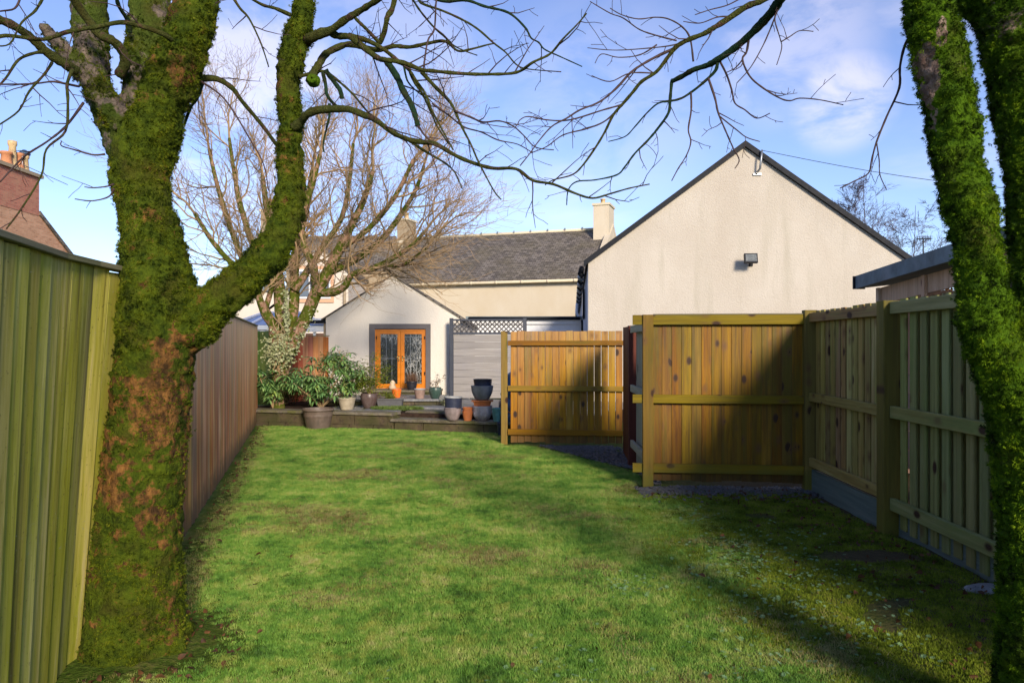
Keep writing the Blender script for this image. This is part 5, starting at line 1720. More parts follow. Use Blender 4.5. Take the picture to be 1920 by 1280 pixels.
# pale climber on its trunk
cl = thing('climbing_ivy', 'pale cream variegated ivy climbing the bare garden tree trunk', 'climber', (xx(520, 14.3), 14.3, .3))
lf_i = bpy.data.objects.new('ivy_leaf', leaf_mesh(.05, .04, .2, .2, M['ivy']))
pts, rots, scl = [], [], []
for i in range(1500):
    u = R.random()
    if u < .66:
        a, rr = R.uniform(0, 6.283), R.gauss(0, .5)
        px_, py_ = 524 + R.gauss(0, 15), 657 + R.gauss(0, 15)
        zz = 14.5 - .10 - abs(R.gauss(0, .10))
    elif u < .85:
        f = R.random()
        px_, py_ = 541 + R.gauss(0, 2.5) - 6 * f, 640 - 95 * f
        zz = 14.5 - .12 + R.gauss(0, .03)
    else:
        f = R.random()
        px_, py_ = 562 + R.gauss(0, 5) + 26 * f, 635 - 70 * f
        zz = 14.4 + R.gauss(0, .07)
    pts.append(P(px_, py_, zz)); rots.append(dir_euler((R.gauss(0, 1), -1.2 + R.gauss(0, .6), R.gauss(.5, 1)))); scl.append(R.uniform(.5, 1.25))
scatter('foliage', pts, rots, scl, [lf_i], [0] * len(pts), cl)
mb = MB()
for k in range(6):
    q = [P(520 + R.uniform(-10, 14), 700 - j * 22 + R.uniform(-5, 5), 14.33 + R.uniform(-.03, .05)) for j in range(6)]
    mb.tube(smooth(q, [.012] * 6, 3)[0], .010, 5)
obj('stem', mb, M['mid_twig'], cl, True)


# ---- birch far behind the gable house
def fan_tree(name, label, base, height, width, seed, mat, levels=3, n0=9, r0=.06, lean=0.0):
    t = thing(name, label, 'tree', base)
    r = random.Random(seed)
    mb, mt_ = MB(), MB()
    top = base + Vector((lean, 0, height))
    q = [base + Vector((lean * f + r.gauss(0, .06), r.gauss(0, .06), height * f)) for f in [i / 8 for i in range(9)]]
    rs = [r0 * (1 - .85 * i / 8) for i in range(9)]
    mb.tube(q, rs, 7)
    obj('trunk', mb, mat, t, True)

    def g(p, d, L, rr, lv):
        k = 5
        a, b = [p], [rr]
        for i in range(k):
            d = (d + Vector((r.gauss(0, .13), r.gauss(0, .13), r.gauss(0, .12) + (.06 if lv < 2 else -.03)))).normalized()
            a.append(a[-1] + d * L / k); b.append(rr * (1 - .6 * (i + 1) / k))
        mt_.tube(a, b, 3, False)
        if lv >= levels: return
        for j in range(5):
            i = r.randint(1, k - 1)
            ax = Matrix.Rotation(r.uniform(0, 6.283), 3, d) @ d.orthogonal().normalized()
            g(a[i], Matrix.Rotation(rad(r.uniform(20, 50)), 3, ax) @ d, L * r.uniform(.4, .7), max(.008, b[i] * .6), lv + 1)
    for i in range(n0):
        f = .35 + .6 * i / n0
        p = base.lerp(top, f)
        a = r.uniform(0, 6.283)
        g(p, Vector((math.cos(a), math.sin(a) * .6, r.uniform(.5, 1.2))).normalized(), width * (1.15 - f) * r.uniform(.6, 1.1), rs[min(8, int(f * 8))] * .5, 0)
    obj('twigs', mt_, mat, t, False, kind='stuff')
    return t


fan_tree('birch_tree', 'fine bare birch rising behind the right slope of the cream gable', XH(1620, 36, 0), CH + (648 - 330) * 36 / F, 5.0, 3, M['birch_twig'], 3, 15)
fan_tree('birch_tree', 'smaller bare birch behind the timber shed roof, next to an aerial', XH(1715, 40, 0), CH + (648 - 385) * 40 / F, 4.6, 8, M['birch_twig'], 3, 13)
ae = thing('tv_aerial', 'thin television aerial on a mast between bare birches', 'aerial', XH(1731, 34, 0))
mb = MB(); mb.tube([XH(1731, 34, 0), P(1731, 447, 34)], .03, 5); obj('mast', mb, M['cable'], ae)
mb = MB()
mb.tube([P(1718, 448, 34), P(1747, 447, 34)], .02, 4)
for k in range(6):
    q = P(1720 + k * 5, 448, 34); mb.tube([q + Vector((0, -.2, .0)), q + Vector((0, .2, .0))], .012, 4); mb.tube([q + Vector((0, 0, -.12)), q + Vector((0, 0, .12))], .012, 4)
obj('array', mb, M['cable'], ae)
# clipped brown hedge beyond the shed
lf_h = bpy.data.objects.new('beech_leaf', leaf_mesh(.10, .07, .2, .3, M['dead_leaf']))
pts = [Vector((xx(1660, 27) + R.uniform(0, 6.5), 27 + R.uniform(-.4, .4), R.uniform(0.5, 1) ** .6 * (4.55 + .12 * math.sin(i)))) for i in range(5200)]
scatter('beech_hedge', pts, [dir_euler((R.gauss(0, 1), -1 + R.gauss(0, 1), R.gauss(0, 1))) for _ in pts], [R.uniform(.7, 1.3) for _ in pts], [lf_h], [0] * len(pts),
        None, 'russet leafed hedge top just above the shed roof', 'hedge', 'stuff')

# ------------------------------------------------------------------ pots
def stripes(name, a, b, freq, rough=.5):
    m, n = new_mat(name)
    g = n.n('ShaderNodeNewGeometry', out=0)
    z = n.n('ShaderNodeSeparateXYZ', out=2, Vector=g)
    f = n.math('FRACT', n.math('MULTIPLY', z, freq))
    nz = n.noise(g, 14, 5, .65)
    c = n.mix(n.rng(f, .35, .65, 0, 1, True), a, b)
    c = n.mix(n.rng(nz, .45, .7, 0, .5), c, tuple(v * .5 for v in a))
    finish(n, c, rough, nz, .2, .004, .4)
    return m


pm = lambda nm, c, rg=.5, dirt=None: simple(nm, c, rg, .18, 14, .15, .4, dirt)
PM = dict(taupe=pm('taupe_plastic', (.135, .100, .078), .5, (.07, .06, .045)), bronze=pm('bronze_glaze', (.075, .045, .038), .28, (.13, .10, .09)),
          beige=pm('beige_glaze', (.36, .31, .22), .6, (.2, .17, .11)), grey=pm('grey_plastic', (.10, .10, .105), .5), lilac=pm('lilac_grey', (.25, .20, .20), .6, (.12, .10, .09)),
          navy=pm('navy_plastic', (.028, .034, .062), .35), terra=pm('terracotta', (.50, .155, .045), .8, (.22, .10, .05)), orange=pm('orange_plastic', (.75, .16, .02), .4),
          bluegrey=pm('blue_grey_plastic', (.17, .185, .20), .5, (.10, .11, .10)), white=pm('whitewashed_pot', (.42, .40, .41), .7, (.22, .2, .2)),
          turq=pm('turquoise_plastic', (.14, .36, .31), .45, (.10, .18, .14)), dgreen=pm('dark_green_glaze', (.035, .070, .055), .3, (.10, .13, .11)),
          black=pm('black_plastic', (.018, .018, .024), .4), tan=pm('clay_taupe', (.30, .20, .16), .7, (.16, .11, .09)), lip=pm('pale_grey_rim', (.30, .31, .31), .5))


def pot(name, label, x0p, x1p, ytop, ybot, Z, h0, mat, prof='taper', ribs=0, rim=True, soil=True, k=32, sq=0.0, rimmat=None, bands=(), group=None, sy=1.0):
    """A pot seen between two pixel columns; stands on height h0."""
    cx, r = xx((x0p + x1p) / 2, Z), (x1p - x0p) / 2 / F * Z
    H = (ybot - ytop) / F * Z
    base = Vector((cx, Z, h0))
    t = thing(name, label, 'pot', base, group)
    P_ = []
    ks = 16
    for i in range(ks + 1):
        f = i / ks
        if prof == 'taper': rr = .70 + .27 * f
        elif prof == 'bowl': rr = .52 + .46 * math.sin(f * math.pi / 2) ** .75
        elif prof == 'round': rr = .55 + .45 * math.sin(min(1, f * 1.18 + .05) * math.pi / 2) - (.06 * max(0, f - .75) / .25)
        elif prof == 'broad': rr = .70 + .22 * f ** .8
        else: rr = .93 + .04 * f
        if ribs: rr += .012 * math.sin(f * ribs * 6.283)
        for (bf, bw_) in bands:
            if abs(f - bf) < bw_: rr += .025
        P_.append((r * rr, H * f * (.90 if rim else 1.0)))
    top = P_[-1][0]
    mb = MB()
    mb.lathe([(0.001, 0.002)] + P_ + ([] if rim else [(top - .012, H), (top - .014, H * .8)]), k, base, sq, sy)
    obj('body', mb, mat, t, True)
    if rim:
        mb = MB()
        mb.lathe([(top * .985, H * .895), (r * 1.0, H * .90), (r * 1.005, H * .935), (r * 1.0, H * .985), (r * .985, H), (r * .93, H), (r * .92, H * .96), (r * .9, H * .84)], k, base, sq, sy)
        obj('rim', mb, rimmat or mat, t, True)
    if soil:
        mb = MB(); mb.lathe([(0, H * .87), (r * .45, H * .875), (r * .905, H * .86)], k, base, sq, sy)
        obj('soil', mb, M['pot_soil'], t, True)
    return t, base, r, H


ZP = 12.93
pot('plant_pot', 'very large brown banded plastic pot standing on the lawn before the retaining wall', 567, 626, 762, 801, 13.45, -.01, PM['taupe'], 'broad', bands=((.70, .02), (.74, .02), (.22, .02)), k=40)
pot('plant_pot', 'beige ribbed pot on the patio edge, next to the rhododendron', 634, 667, 746, 768, 13.95, H1, PM['beige'], 'taper', ribs=7, k=36)
bz = pot('plant_pot', 'dark bronze glazed round pot holding the twiggy yellow-green shrub', 676, 708, 735, 763, 14.25, H1, PM['bronze'], 'round', rim=False)
pot('plant_pot', 'brown round pot half hidden behind the bronze glazed pot', 692, 713, 737, 758, 14.75, H1, PM['taupe'], 'round', rim=False)
og = pot('plant_pot', 'small bright orange bucket pot left of the door steps', 734, 753, 727, 743, 15.3, .43, PM['orange'], 'taper')
pot('plant_pot', 'dark pot of brown dead grass right in front of the orange doors', 761, 783, 716, 732, 16.5, EF - .0, PM['black'], 'taper', bands=((.5, .05),))
pot('plant_pot', 'taupe clay pot with a pale rim on the upper step below the doors', 776, 798, 729, 748, 15.0, .43, PM['tan'], 'taper', rimmat=PM['lip'])
gp_ = pot('plant_pot', 'dark green glazed pot of straggly stems beside the grey screen', 804, 828, 726, 747, 15.05, .43, PM['dgreen'], 'round', rim=False)
pot('plant_pot', 'empty brown pot hidden behind the rhododendron stems', 586, 613, 745, 765, 14.9, H1, PM['taupe'], 'taper')
# stacks on the step
t1 = pot('plant_pot', 'lilac-grey ribbed pot, bottom of the left stack on the step', 832, 865, 764, 788.5, ZP, .20, PM['lilac'], 'bowl', ribs=8, rim=True, soil=False, k=36)
z_ = .20 + t1[3]
pot('plant_pot', 'navy blue cylindrical pot sitting on the lilac-grey ribbed one', 833, 867, 743, 764, ZP, z_ - .01, PM['navy'], 'straight', rim=True, soil=False, rimmat=PM['lip'])
pot('plant_pot', 'lower terracotta pot of the two nested between the stacks', 866.5, 887, 771, 789, ZP - .05, .20, PM['terra'], 'taper', soil=False)
pot('plant_pot', 'upper terracotta pot nested in the lower one between the stacks', 867, 886.5, 763, 778, ZP - .05, .20 + 10 / F * ZP, PM['terra'], 'taper', soil=False)
t3 = pot('plant_pot', 'whitewashed fluted bowl, bottom of the right stack on the step', 885.5, 923, 760, 787.5, ZP, .20, PM['white'], 'bowl', soil=False)
for k in range(22):          # fluting
    a = 2 * math.pi * k / 22
    r_, H_ = t3[2], t3[3]
    mb = MB()
    mb.tube([t3[1] + Vector((math.cos(a) * r_ * rr, math.sin(a) * r_ * rr, H_ * f)) for rr, f in ((.68, .12), (.84, .35), (.935, .62))], [.006, .011, .008], 5)
    obj('flute', mb, PM['white'], t3[0], True)
z_ = .20 + t3[3]
# red rectangular planter
pl = thing('planter', 'terracotta-red rectangular planter in the right stack, under the blue-grey bowl', 'planter', (xx(904.5, ZP), ZP, z_))
mb = MB()
q = Vector((xx(904.5, ZP), ZP, z_))
w2, w1_ = 17.0 / F * ZP, 14.5 / F * ZP
mb.add([q + Vector((sx_ * w1_, sy_ * .10, 0.0)) for sx_, sy_ in ((-1, -1), (1, -1), (1, 1), (-1, 1))] + [q + Vector((sx_ * w2, sy_ * .12, .085)) for sx_, sy_ in ((-1, -1), (1, -1), (1, 1), (-1, 1))],
       [(3, 2, 1, 0), (0, 1, 5, 4), (1, 2, 6, 5), (2, 3, 7, 6), (3, 0, 4, 7), (4, 5, 6, 7)])
obj('body', mb, PM['terra'], pl)
mb = MB(); mb.box((-20 / F * ZP, -.14, .078), (20 / F * ZP, .14, .098), Matrix.Translation(q)); obj('rim', mb, PM['terra'], pl)
z_ += .10
t4 = pot('plant_pot', 'blue-grey wide bowl with a thick rim, stacked on the red planter', 883, 925, 723, 750, ZP, z_, PM['bluegrey'], 'bowl', soil=False, rimmat=PM['bluegrey'])
z_ += t4[3]
pot('plant_pot', 'black shallow pot topping the right stack', 887, 923, 711, 718, ZP, z_ + 5 / F * ZP, PM['black'], 'straight', rim=True, soil=False)
pot('plant_pot', 'dark navy shallow pot directly below the topmost black one', 888, 922.5, 716, 725, ZP, z_ - .02, PM['navy'], 'straight', rim=True, soil=False)
pot('plant_pot', 'turquoise plastic pot on the step end, left of the orange fence', 922, 942, 765, 790, 12.75, .20, PM['turq'], 'taper', soil=False)
pot('plant_pot', 'dark blue pot down on the grass behind the orange fence post', 931, 953, 790, 816, 12.35, .0, PM['navy'], 'taper', soil=False)

# trough with small plants
tg = thing('trough', 'dark grey rectangular trough planter on the patio below the doors', 'planter', (xx(730, 14.6), 14.6, H1))
mb = MB()
q = Vector((xx(732, 14.6), 14.6, H1))
a_, b_ = 21.5 / F * 14.6, 24 / F * 14.6
mb.add([q + Vector((sx_ * a_, sy_ * .09, 0)) for sx_, sy_ in ((-1, -1), (1, -1), (1, 1), (-1, 1))] + [q + Vector((sx_ * b_, sy_ * .11, .15)) for sx_, sy_ in ((-1, -1), (1, -1), (1, 1), (-1, 1))],
       [(3, 2, 1, 0), (0, 1, 5, 4), (1, 2, 6, 5), (2, 3, 7, 6), (3, 0, 4, 7)])
obj('body', mb, PM['grey'], tg)
mb = MB(); mb.box((-b_ + .01, -.10, .10), (b_ - .01, .10, .13), Matrix.Translation(q)); obj('soil', mb, M['pot_soil'], tg)
mb = MB(); mb.box((-b_ - .01, -.125, .145), (b_ + .01, -.10, .165), Matrix.Translation(q)); mb.box((-b_ - .01, .10, .145), (b_ + .01, .125, .165), Matrix.Translation(q)); obj('rim', mb, PM['grey'], tg)

# tarpaulin covered heap behind the orange fence
tb = thing('covered_barbecue', 'blue-grey sheeted garden heap partly hidden behind the orange fence post', 'cover', (.05, 12.75, .2))
mb = MB()
mb.lathe([(.30, 0), (.33, .10), (.27, .16), (.31, .22), (.30, .34), (.25, .38), (.285, .46), (.26, .62), (.20, .78), (.10, .87), (.001, .89)], 26, (.10, 12.9, .20), .1)
me = mb.mesh('sheet', True)
for v in me.vertices:
    v.co += Vector((noise.noise(v.co * 6), noise.noise(v.co * 6 + Vector((5, 0, 0))), 0)) * .05
obj('sheet', me, M['blue_tarp'], tb)
mb = MB(); mb.tube([(-.15, 12.62, .42), (.0, 12.5, .36), (.2, 12.45, .40)], .012, 6); obj('cord', mb, PM['terra'], tb)
# small pale ornament by the door
on = thing('stone_ornament', 'small pale stone ornament by the left door leaf', 'ornament', (xx(736, 16.6), 16.6, EF))
mb = MB(); mb.lathe([(.001, 0), (.075, .0), (.085, .05), (.05, .11), (.065, .15), (.03, .2), (.001, .21)], 12, (xx(736, 16.6), 16.6, EF)); obj('body', mb, M['ivory'], on, True)


# ------------------------------------------------------------------ shrubs
def shrub(name, label, cat, base, stems, leafm, count, lsize, spread, seed, whorl=0, parts=0, stem_mat=None, wl=.3, up=.5):
    r = random.Random(seed)
    t = thing(name, label, cat, base)
    mb = MB()
    tips = []
    for (dx, dy, h, rr) in stems:
        q = [base, base + Vector((dx * .25, dy * .3, h * .35)), base + Vector((dx * .65 + r.gauss(0, .03), dy * .6, h * .7)), base + Vector((dx, dy, h))]
        a, b = smooth(q, [rr, rr * .8, rr * .6, rr * .35], 4)
        mb.tube(a, b, 6)
        tips.append((a[-1], (a[-1] - a[-3]).normalized()))
        for _ in range(6):
            i = r.randint(4, len(a) - 2)
            d = (Vector((r.gauss(0, 1), r.gauss(0, 1), r.gauss(.5, .5)))).normalized()
            L = spread * r.uniform(.4, 1)
            e = a[i] + d * L
            mid_ = a[i] + d * L * .5 + Vector((0, 0, -.02))
            mb.tube([a[i], mid_, e], [rr * .45, rr * .3, rr * .18], 4)
            tips.append((e, d)); tips.append((mid_, d))
    obj('stem', mb, stem_mat or M['mid_twig'], t, True)
    me = leaf_mesh(lsize, lsize * wl, .25, .35, leafm)
    pts, rots, scl = [], [], []
    k = 0
    while k < count:
        p, d = tips[r.randrange(len(tips))]
        p = p + Vector((r.gauss(0, 1), r.gauss(0, 1), r.gauss(0, 1))) * spread * (.16 if whorl else .3)
        n_ = whorl or 1
        a0 = r.uniform(0, 6.283)
        for j in range(n_):
            a = a0 + 6.283 * j / n_ + r.gauss(0, .15)
            dd = Vector((math.cos(a), math.sin(a), r.gauss(-.05 if whorl else up, .35)))
            y = dd.normalized()
            zz = Vector((0, 0, 1)) - y * y.z
            zz.normalize()
            x_ = y.cross(zz)
            e = Matrix((x_, y, zz)).transposed().to_euler()
            pts.append(p + y * .012); rots.append(tuple(e)); scl.append(r.uniform(.65, 1.15))
            k += 1
    order = sorted(range(len(pts)), key=lambda i: pts[i].y)
    for i in order[:parts]:
        o = bpy.data.objects.new('leaf', me)
        put(o, t)
        o.matrix_basis = Matrix.Translation(pts[i]) @ Euler(rots[i]).to_matrix().to_4x4() @ Matrix.Scale(scl[i], 4)
    rest = order[parts:]
    pr = bpy.data.objects.new(name + '_leaf', me)
    scatter('foliage', [pts[i] for i in rest], [rots[i] for i in rest], [scl[i] for i in rest], [pr], [0] * len(rest), t)
    return t


B_ = Vector((xx(598, 14.0), 14.15, H1))
shrub('rhododendron', 'large rhododendron with long glossy leaves filling the planting bed under the tree', 'shrub', B_,
      [(-.75, .0, .55, .022), (-.95, .2, .75, .02), (-.45, -.25, .50, .02), (-.1, -.2, .60, .022), (.25, -.15, .45, .02), (.12, .2, .95, .022), (.38, .25, 1.02, .02),
       (.72, .1, .62, .018), (.55, .1, .85, .018), (-.25, .3, .90, .02), (.65, .25, .45, .015), (-.6, .35, .62, .018), (.30, .3, 1.12, .018)],
      M['rhodo'], 2100, .15, .30, 4, whorl=8, parts=180, wl=.25)
shrub('rhododendron', 'smaller low rhododendron clump by the brown fence end', 'shrub', Vector((xx(510, 14.2), 14.25, H1)),
      [(-.2, -.05, .50, .015), (.15, -.1, .42, .015), (-.3, .1, .70, .015), (.05, .0, .60, .015)], M['rhodo'], 600, .13, .2, 14, whorl=8, parts=60)
shrub('evergreen_shrub', 'dark evergreen filling the back of the bed behind the bare tree trunk', 'shrub', Vector((xx(540, 15.3), 15.2, H1)),
      [(-.3, 0, .5, .014), (.1, 0, .62, .012), (-.6, .0, .5, .012), (.4, 0, .55, .01), (-.1, 0, .4, .01), (.7, 0, .4, .01), (-.45, -.2, .25, .01), (.2, -.2, .25, .01)], M['shrub'], 2200, .07, .26, 16, wl=.4)
shrub('olive_shrub', 'fine-leaved olive shrub leaning right between the rhododendron and the bronze pot', 'shrub', Vector((xx(640, 14.4), 14.5, H1)),
      [(.0, 0, .8, .014), (.28, 0, .75, .012), (-.2, .1, .95, .012), (.45, .05, .52, .01), (.15, -.1, .45, .01), (.5, .1, .78, .01)], M['shrub'], 3600, .06, .24, 6, wl=.36)
shrub('pot_shrub', 'tall twiggy yellow-green shrub growing in the bronze glazed pot', 'shrub', bz[1] + Vector((0, 0, bz[3] * .85)),
      [(-.12, 0, .42, .008), (.05, 0, .72, .009), (.2, .05, .55, .008), (.36, 0, .5, .008), (-.22, 0, .3, .007), (.28, 0, .32, .006)], M['yellow_shrub'], 1500, .062, .18, 9, wl=.36)
shrub('trough_plants', 'small bright green plants growing in the grey trough', 'plant', Vector((xx(728, 14.6), 14.6, H1 + .13)),
      [(-.14, 0, .10, .003), (.0, 0, .12, .003), (.15, 0, .09, .003), (.08, 0, .07, .003), (-.05, 0, .1, .003)], M['yellow_shrub'], 420, .04, .09, 10, wl=.5)
shrub('potted_plant', 'straggly leafless plant in the dark green pot', 'plant', gp_[1] + Vector((0, 0, gp_[3] * .9)),
      [(-.08, 0, .1, .005), (.05, 0, .28, .006), (.1, 0, .14, .005), (.16, 0, .22, .004)], M['brown_grass'], 160, .04, .08, 12, wl=.5)
shrub('low_plant', 'grey-green low plant between the green pot and the screen post', 'plant', Vector((xx(835, 14.8), 14.75, H1)),
      [(-.05, 0, .12, .004), (.05, 0, .16, .004), (.0, 0, .1, .004)], M['ivy'], 260, .045, .08, 13, wl=.4)
# dead ornamental grass in the pot by the door
bp = blade_proto('dead_blade', 16, .15, .30, .05, .007, .35, M['brown_grass'], 0, 3, 8)
q = Vector((xx(772, 16.5), 16.5, EF + .16))
tag(scatter('dead_grass', [q + Vector((R.gauss(0, .045), R.gauss(0, .045), 0)) for _ in range(22)], [(0, 0, R.uniform(0, 6)) for _ in range(22)], [R.uniform(.7, 1.1) for _ in range(22)],
            [bp], [0] * 22), 'tuft of dead brown grass in the dark pot by the doors', 'plant', None, 'stuff')
# creeping mat on the patio
cp = blade_proto('creeper_sprig', 9, .02, .05, .025, .010, .8, M['creeper'], 0, 2, 3)
pts = []
while len(pts) < 900:
    u, v = R.uniform(-1, 1), R.uniform(-1, 1)
    if u * u + v * v < 1:
        pts.append(Vector((xx(745, 14.1) + u * .50, 14.08 + v * .18 - u * .04, H1 + .0)))
scatter('creeping_mat', pts, [(R.gauss(0, .4), R.gauss(0, .4), R.uniform(0, 6)) for _ in pts], [R.uniform(.7, 1.5) for _ in pts], [cp], [0] * len(pts), None,
        'low green creeping plant spread over the patio slabs', 'ground cover', 'stuff')

# ------------------------------------------------------------------ grass, weeds, chippings, leaves
rg = np.random.default_rng(12)
gp1 = [blade_proto('grass_tuft', 18, .009, .024, .030, .0026, 1.0, M['grass'], 0, 2, 30 + i) for i in range(4)]
gp2 = [blade_proto('straw_tuft', 7, .012, .032, .030, .0022, 1.3, M['straw'], .3, 2, 50)]


def lawn_edge(x, y):
    """1 on the lawn, falling to 0 on the bare strips along the fences."""
    lf = x - (-2.07 - max(0, y - 4.0) * .2778)            # distance from the left fence
    rf = 2.95 - x if y < 7.9 else 9
    k = min(1, max(0, (lf - .06) / .35))
    n1 = noise.noise(Vector((x * 1.3, y * 1.3, 5.0)))
    if y < 7.9:
        edge = 1.15 + .30 * n1 - .06 * (y - 3)
        k *= min(1, max(0.0, (rf - edge) / 1.1 + .12))
    if 7.2 < y < 8.0 and x > 1.3:
        k *= min(1, max(0, (7.5 + .1 * n1 - y) / .25 + .0))
    if 8.0 < y < 11.2 and x > .2:                          # chipping strip beside the orange fence
        lim = min(1.5, 1.47 - (y - 9.0) * .5)
        k *= min(1, max(0, (lim + .1 * n1 - x) / .15))
    if y > 11.05 and x > -.15:
        k = 0
    d = wall_side(x, y)
    k *= min(1, max(0, (-d - .02) / .12))
    r = math.hypot(x + 1.87, (y - 3.72) * 1.1)
    k *= min(1, max(0, (r - .36) / .3))
    return k


pts, rots, scl, idx = [], [], [], []
sp, sr, ss = [], [], []
N = 0
while len(pts) < 105000:
    m_ = 20000
    ys = 2.0 + (14.2 - 2.0) * rg.random(m_) ** 1.55
    xs = rg.uniform(-5.2, 3.2, m_)
    uu = rg.random((m_, 6))
    for i in range(m_):
        x, y = float(xs[i]), float(ys[i])
        if abs(x) > y * .73 + .25: continue
        k = lawn_edge(x, y)
        if k <= 0 or uu[i, 0] > k: continue
        patch = noise.noise(Vector((x * .9 + 7, y * 1.25, 2.0))) + .5 * noise.noise(Vector((x * 2.9, y * 3.1, 6.0)))
        z = gh(x, y)
        if patch > .08 and uu[i, 1] < min(.8, (patch - .0) * 1.5):
            sp.append((x, y, z)); sr.append((uu[i, 2] * .5 - .25, uu[i, 3] * .5 - .25, uu[i, 4] * 6.283)); ss.append(.7 + .7 * uu[i, 5])
            continue
        if (x + 2.07 + max(0, y - 4.0) * .2778) < .30 + .2 * noise.noise(Vector((y * 2, 3, 0))) and uu[i, 1] < .6:
            sp.append((x, y, z)); sr.append((uu[i, 2] * .5 - .25, uu[i, 3] * .5 - .25, uu[i, 4] * 6.283)); ss.append(.7 + .7 * uu[i, 5])
            continue
        hgt = .55 + .45 * k + .25 * noise.noise(Vector((x * 1.7, y * 1.7, 12.0)))
        pts.append((x, y, z)); rots.append((uu[i, 2] * .7 - .35, uu[i, 3] * .7 - .35, uu[i, 4] * 6.283))
        scl.append((.65 + .6 * uu[i, 5]) * hgt * (1 + max(0, y - 5) * .045)); idx.append(int(uu[i, 1] * 3.999))
scatter('lawn_grass', pts, rots, scl, gp1, idx, None, 'short green lawn grass across the middle of the garden', 'grass', 'stuff')
scatter('dry_grass', sp, sr, ss, gp2, [0] * len(sp), None, 'straw-coloured dry grass in worn patches of the lawn', 'grass', 'stuff')

# moss mats under the right fence
M['ground_moss'] = pos_leaf('ground_moss', [(0.05, 0.07, 0.008), (0.14, 0.20, 0.016), (0.25, 0.31, 0.03), (0.24, 0.17, 0.07)], 4.0, 0.8, 0.2, 0.1, 45, [0.38, 0.48, 0.57, 0.66])
mp2 = [blade_proto('ground_moss', 16, .006, .018, .034, .005, .8, M['ground_moss'], 0, 1, 70)]
wp = []
for k in range(3):
    mb = MB()
    for j in range(8):
        a = j * .785 + k
        mb.add([(0, 0, .004), (math.cos(a - .28) * .014, math.sin(a - .28) * .014, .010), (math.cos(a) * .026, math.sin(a) * .026, .008), (math.cos(a + .28) * .014, math.sin(a + .28) * .014, .010)], [(0, 1, 2, 3)])
    me = mb.mesh('weed_rosette'); me.materials.append(M['weed'])
    wp.append(bpy.data.objects.new('weed_rosette', me))
pts, rots, scl = [], [], []
for i in range(24000):
    y = 2.0 + 6.0 * R.random() ** 1.3; x = R.uniform(.9, 3.0)
    k = lawn_edge(x, y)
    f = noise.noise(Vector((x * 2.2, y * 2.2, 20)))
    if x < y * .73 + .2 and f > -.42 + .5 * k and y < 7.8:
        pts.append((x, y, gh(x, y))); rots.append((0, 0, R.uniform(0, 6))); scl.append(R.uniform(.6, 1.4))
scatter('ground_moss', pts, rots, scl, mp2, [0] * len(pts), None, 'dark green moss patches on bare soil below the right fence', 'moss', 'stuff')
pts, rots, scl, idx = [], [], [], []
cl_ = [(1.75, 5.3, .40), (2.0, 4.6, .35), (1.5, 4.2, .3), (1.9, 3.9, .25), (1.35, 5.0, .28), (1.2, 3.6, .3), (1.0, 3.0, .3), (.75, 4.6, .18), (.2, 3.3, .25), (1.6, 6.6, .2), (-.6, 3.0, .3), (2.2, 5.9, .3), (.6, 2.8, .3)]
for i in range(1100):
    c = cl_[int(len(cl_) * R.random() ** 1.7)]
    x, y = R.gauss(c[0], c[2] * .6), R.gauss(c[1], c[2] * .8)
    if y < 2 or x > 2.8: continue
    pts.append((x, y, gh(x, y) + .012)); rots.append((R.gauss(0, .3), R.gauss(0, .3), R.uniform(0, 6))); scl.append(R.uniform(.3, .72)); idx.append(R.randrange(3))
scatter('pale_weeds', pts, rots, scl, wp, idx, None, 'pale green starry weeds in the damp right side of the lawn', 'weed', 'stuff')

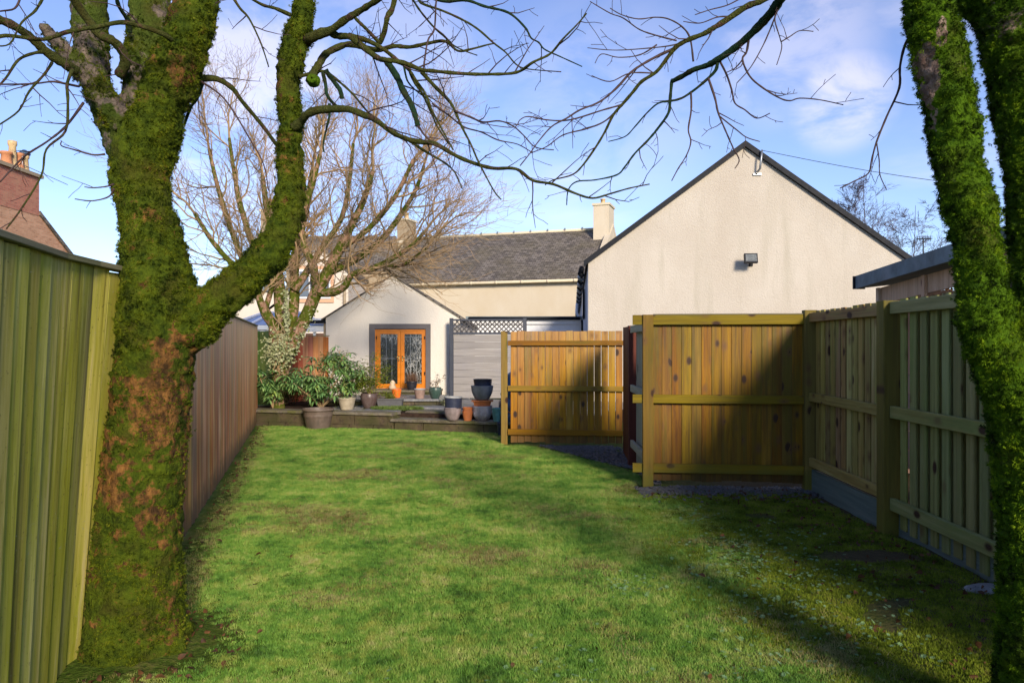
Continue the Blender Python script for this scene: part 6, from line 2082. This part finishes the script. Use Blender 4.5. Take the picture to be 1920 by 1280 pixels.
# slate chippings along the fence feet
cps = []
for k in range(4):
    mb = MB()
    a = [Vector((R.uniform(-.5, -.2), R.uniform(-.4, -.1), 0)), Vector((R.uniform(.2, .5), R.uniform(-.45, -.1), 0)), Vector((R.uniform(.25, .5), R.uniform(.1, .4), 0)), Vector((R.uniform(-.45, -.1), R.uniform(.15, .45), 0))]
    mb.add([v * .05 for v in a] + [v * .042 + Vector((0, 0, .009)) for v in a], [(3, 2, 1, 0), (0, 1, 5, 4), (1, 2, 6, 5), (2, 3, 7, 6), (3, 0, 4, 7), (4, 5, 6, 7)])
    me = mb.mesh('chip'); me.materials.append(M['chips']); cps.append(bpy.data.objects.new('chip', me))
pts, rots, scl, idx = [], [], [], []
for i in range(6500):
    if i % 3 == 0:
        x, y = R.uniform(1.3, 3.1), 7.85 - abs(R.gauss(0, .20))
    elif i % 3 == 1:
        y = R.uniform(8.0, 11.0); lim = min(1.5, 1.47 - (y - 9.0) * .5)
        x = R.uniform(lim, 1.6)
    else:
        x = R.uniform(.2, 1.5); y = 11.1 - abs(R.gauss(0, .3))
        if x < 1.47 - (y - 9.0) * .5: continue
    pts.append((x, y, gh(x, y) + R.uniform(0, .015))); rots.append((R.gauss(0, .3), R.gauss(0, .3), R.uniform(0, 6))); scl.append(R.uniform(.5, 1.3)); idx.append(R.randrange(4))
scatter('slate_chippings', pts, rots, scl, cps, idx, None, 'loose blue-grey slate chippings at the foot of the fences', 'gravel', 'stuff')

lf_d = [bpy.data.objects.new('dead_leaf', leaf_mesh(.06, .04, .3, .5, M['dead_leaf'])), bpy.data.objects.new('dead_leaf', leaf_mesh(.045, .035, -.3, .2, M['dead_leaf']))]
pts, rots, scl, idx = [], [], [], []
for i in range(900):
    u = R.random()
    if u < .5:
        y = R.uniform(2.6, 7.6); x = 2.95 - abs(R.gauss(0, .55))
    elif u < .62:
        y = R.uniform(4, 13.5); x = -2.0 - (y - 4) * .2778 + abs(R.gauss(0, .10))
    elif u < .80:
        a = R.uniform(0, 6.283); x, y = -1.87 + math.cos(a) * R.uniform(.26, .55), 3.6 + math.sin(a) * R.uniform(.3, .6)
    elif u < .9:
        x, y = R.uniform(1.3, 3.0), R.uniform(7.2, 7.8)
    else:
        y = 2.2 + 8 * R.random(); x = R.uniform(-2, 2)
        if R.random() < .55: continue
    if x > 3.0: continue
    pts.append((x, y, gh(x, y) + R.uniform(.01, .03))); rots.append((R.gauss(0, .7), R.gauss(0, .7), R.uniform(0, 6))); scl.append(R.uniform(.25, .8)); idx.append(R.randrange(2))
scatter('fallen_leaves', pts, rots, scl, lf_d, idx, None, 'brown and russet fallen leaves along the fences and under the trees', 'leaves', 'stuff')
# flat grey stone beside the right trunk
fs = MB()
q = P(1855, 1095, 4.55); q.z = gh(q.x, q.y)
fs.lathe([(.001, .035), (.09, .032), (.125, .022), (.15, .0), (.13, -.03)], 7, q, .12, .6)
tag(obj('flat_stone', fs, M['paving'], None), 'flat blue-grey stone on the soil beside the right mossy trunk', 'stone')
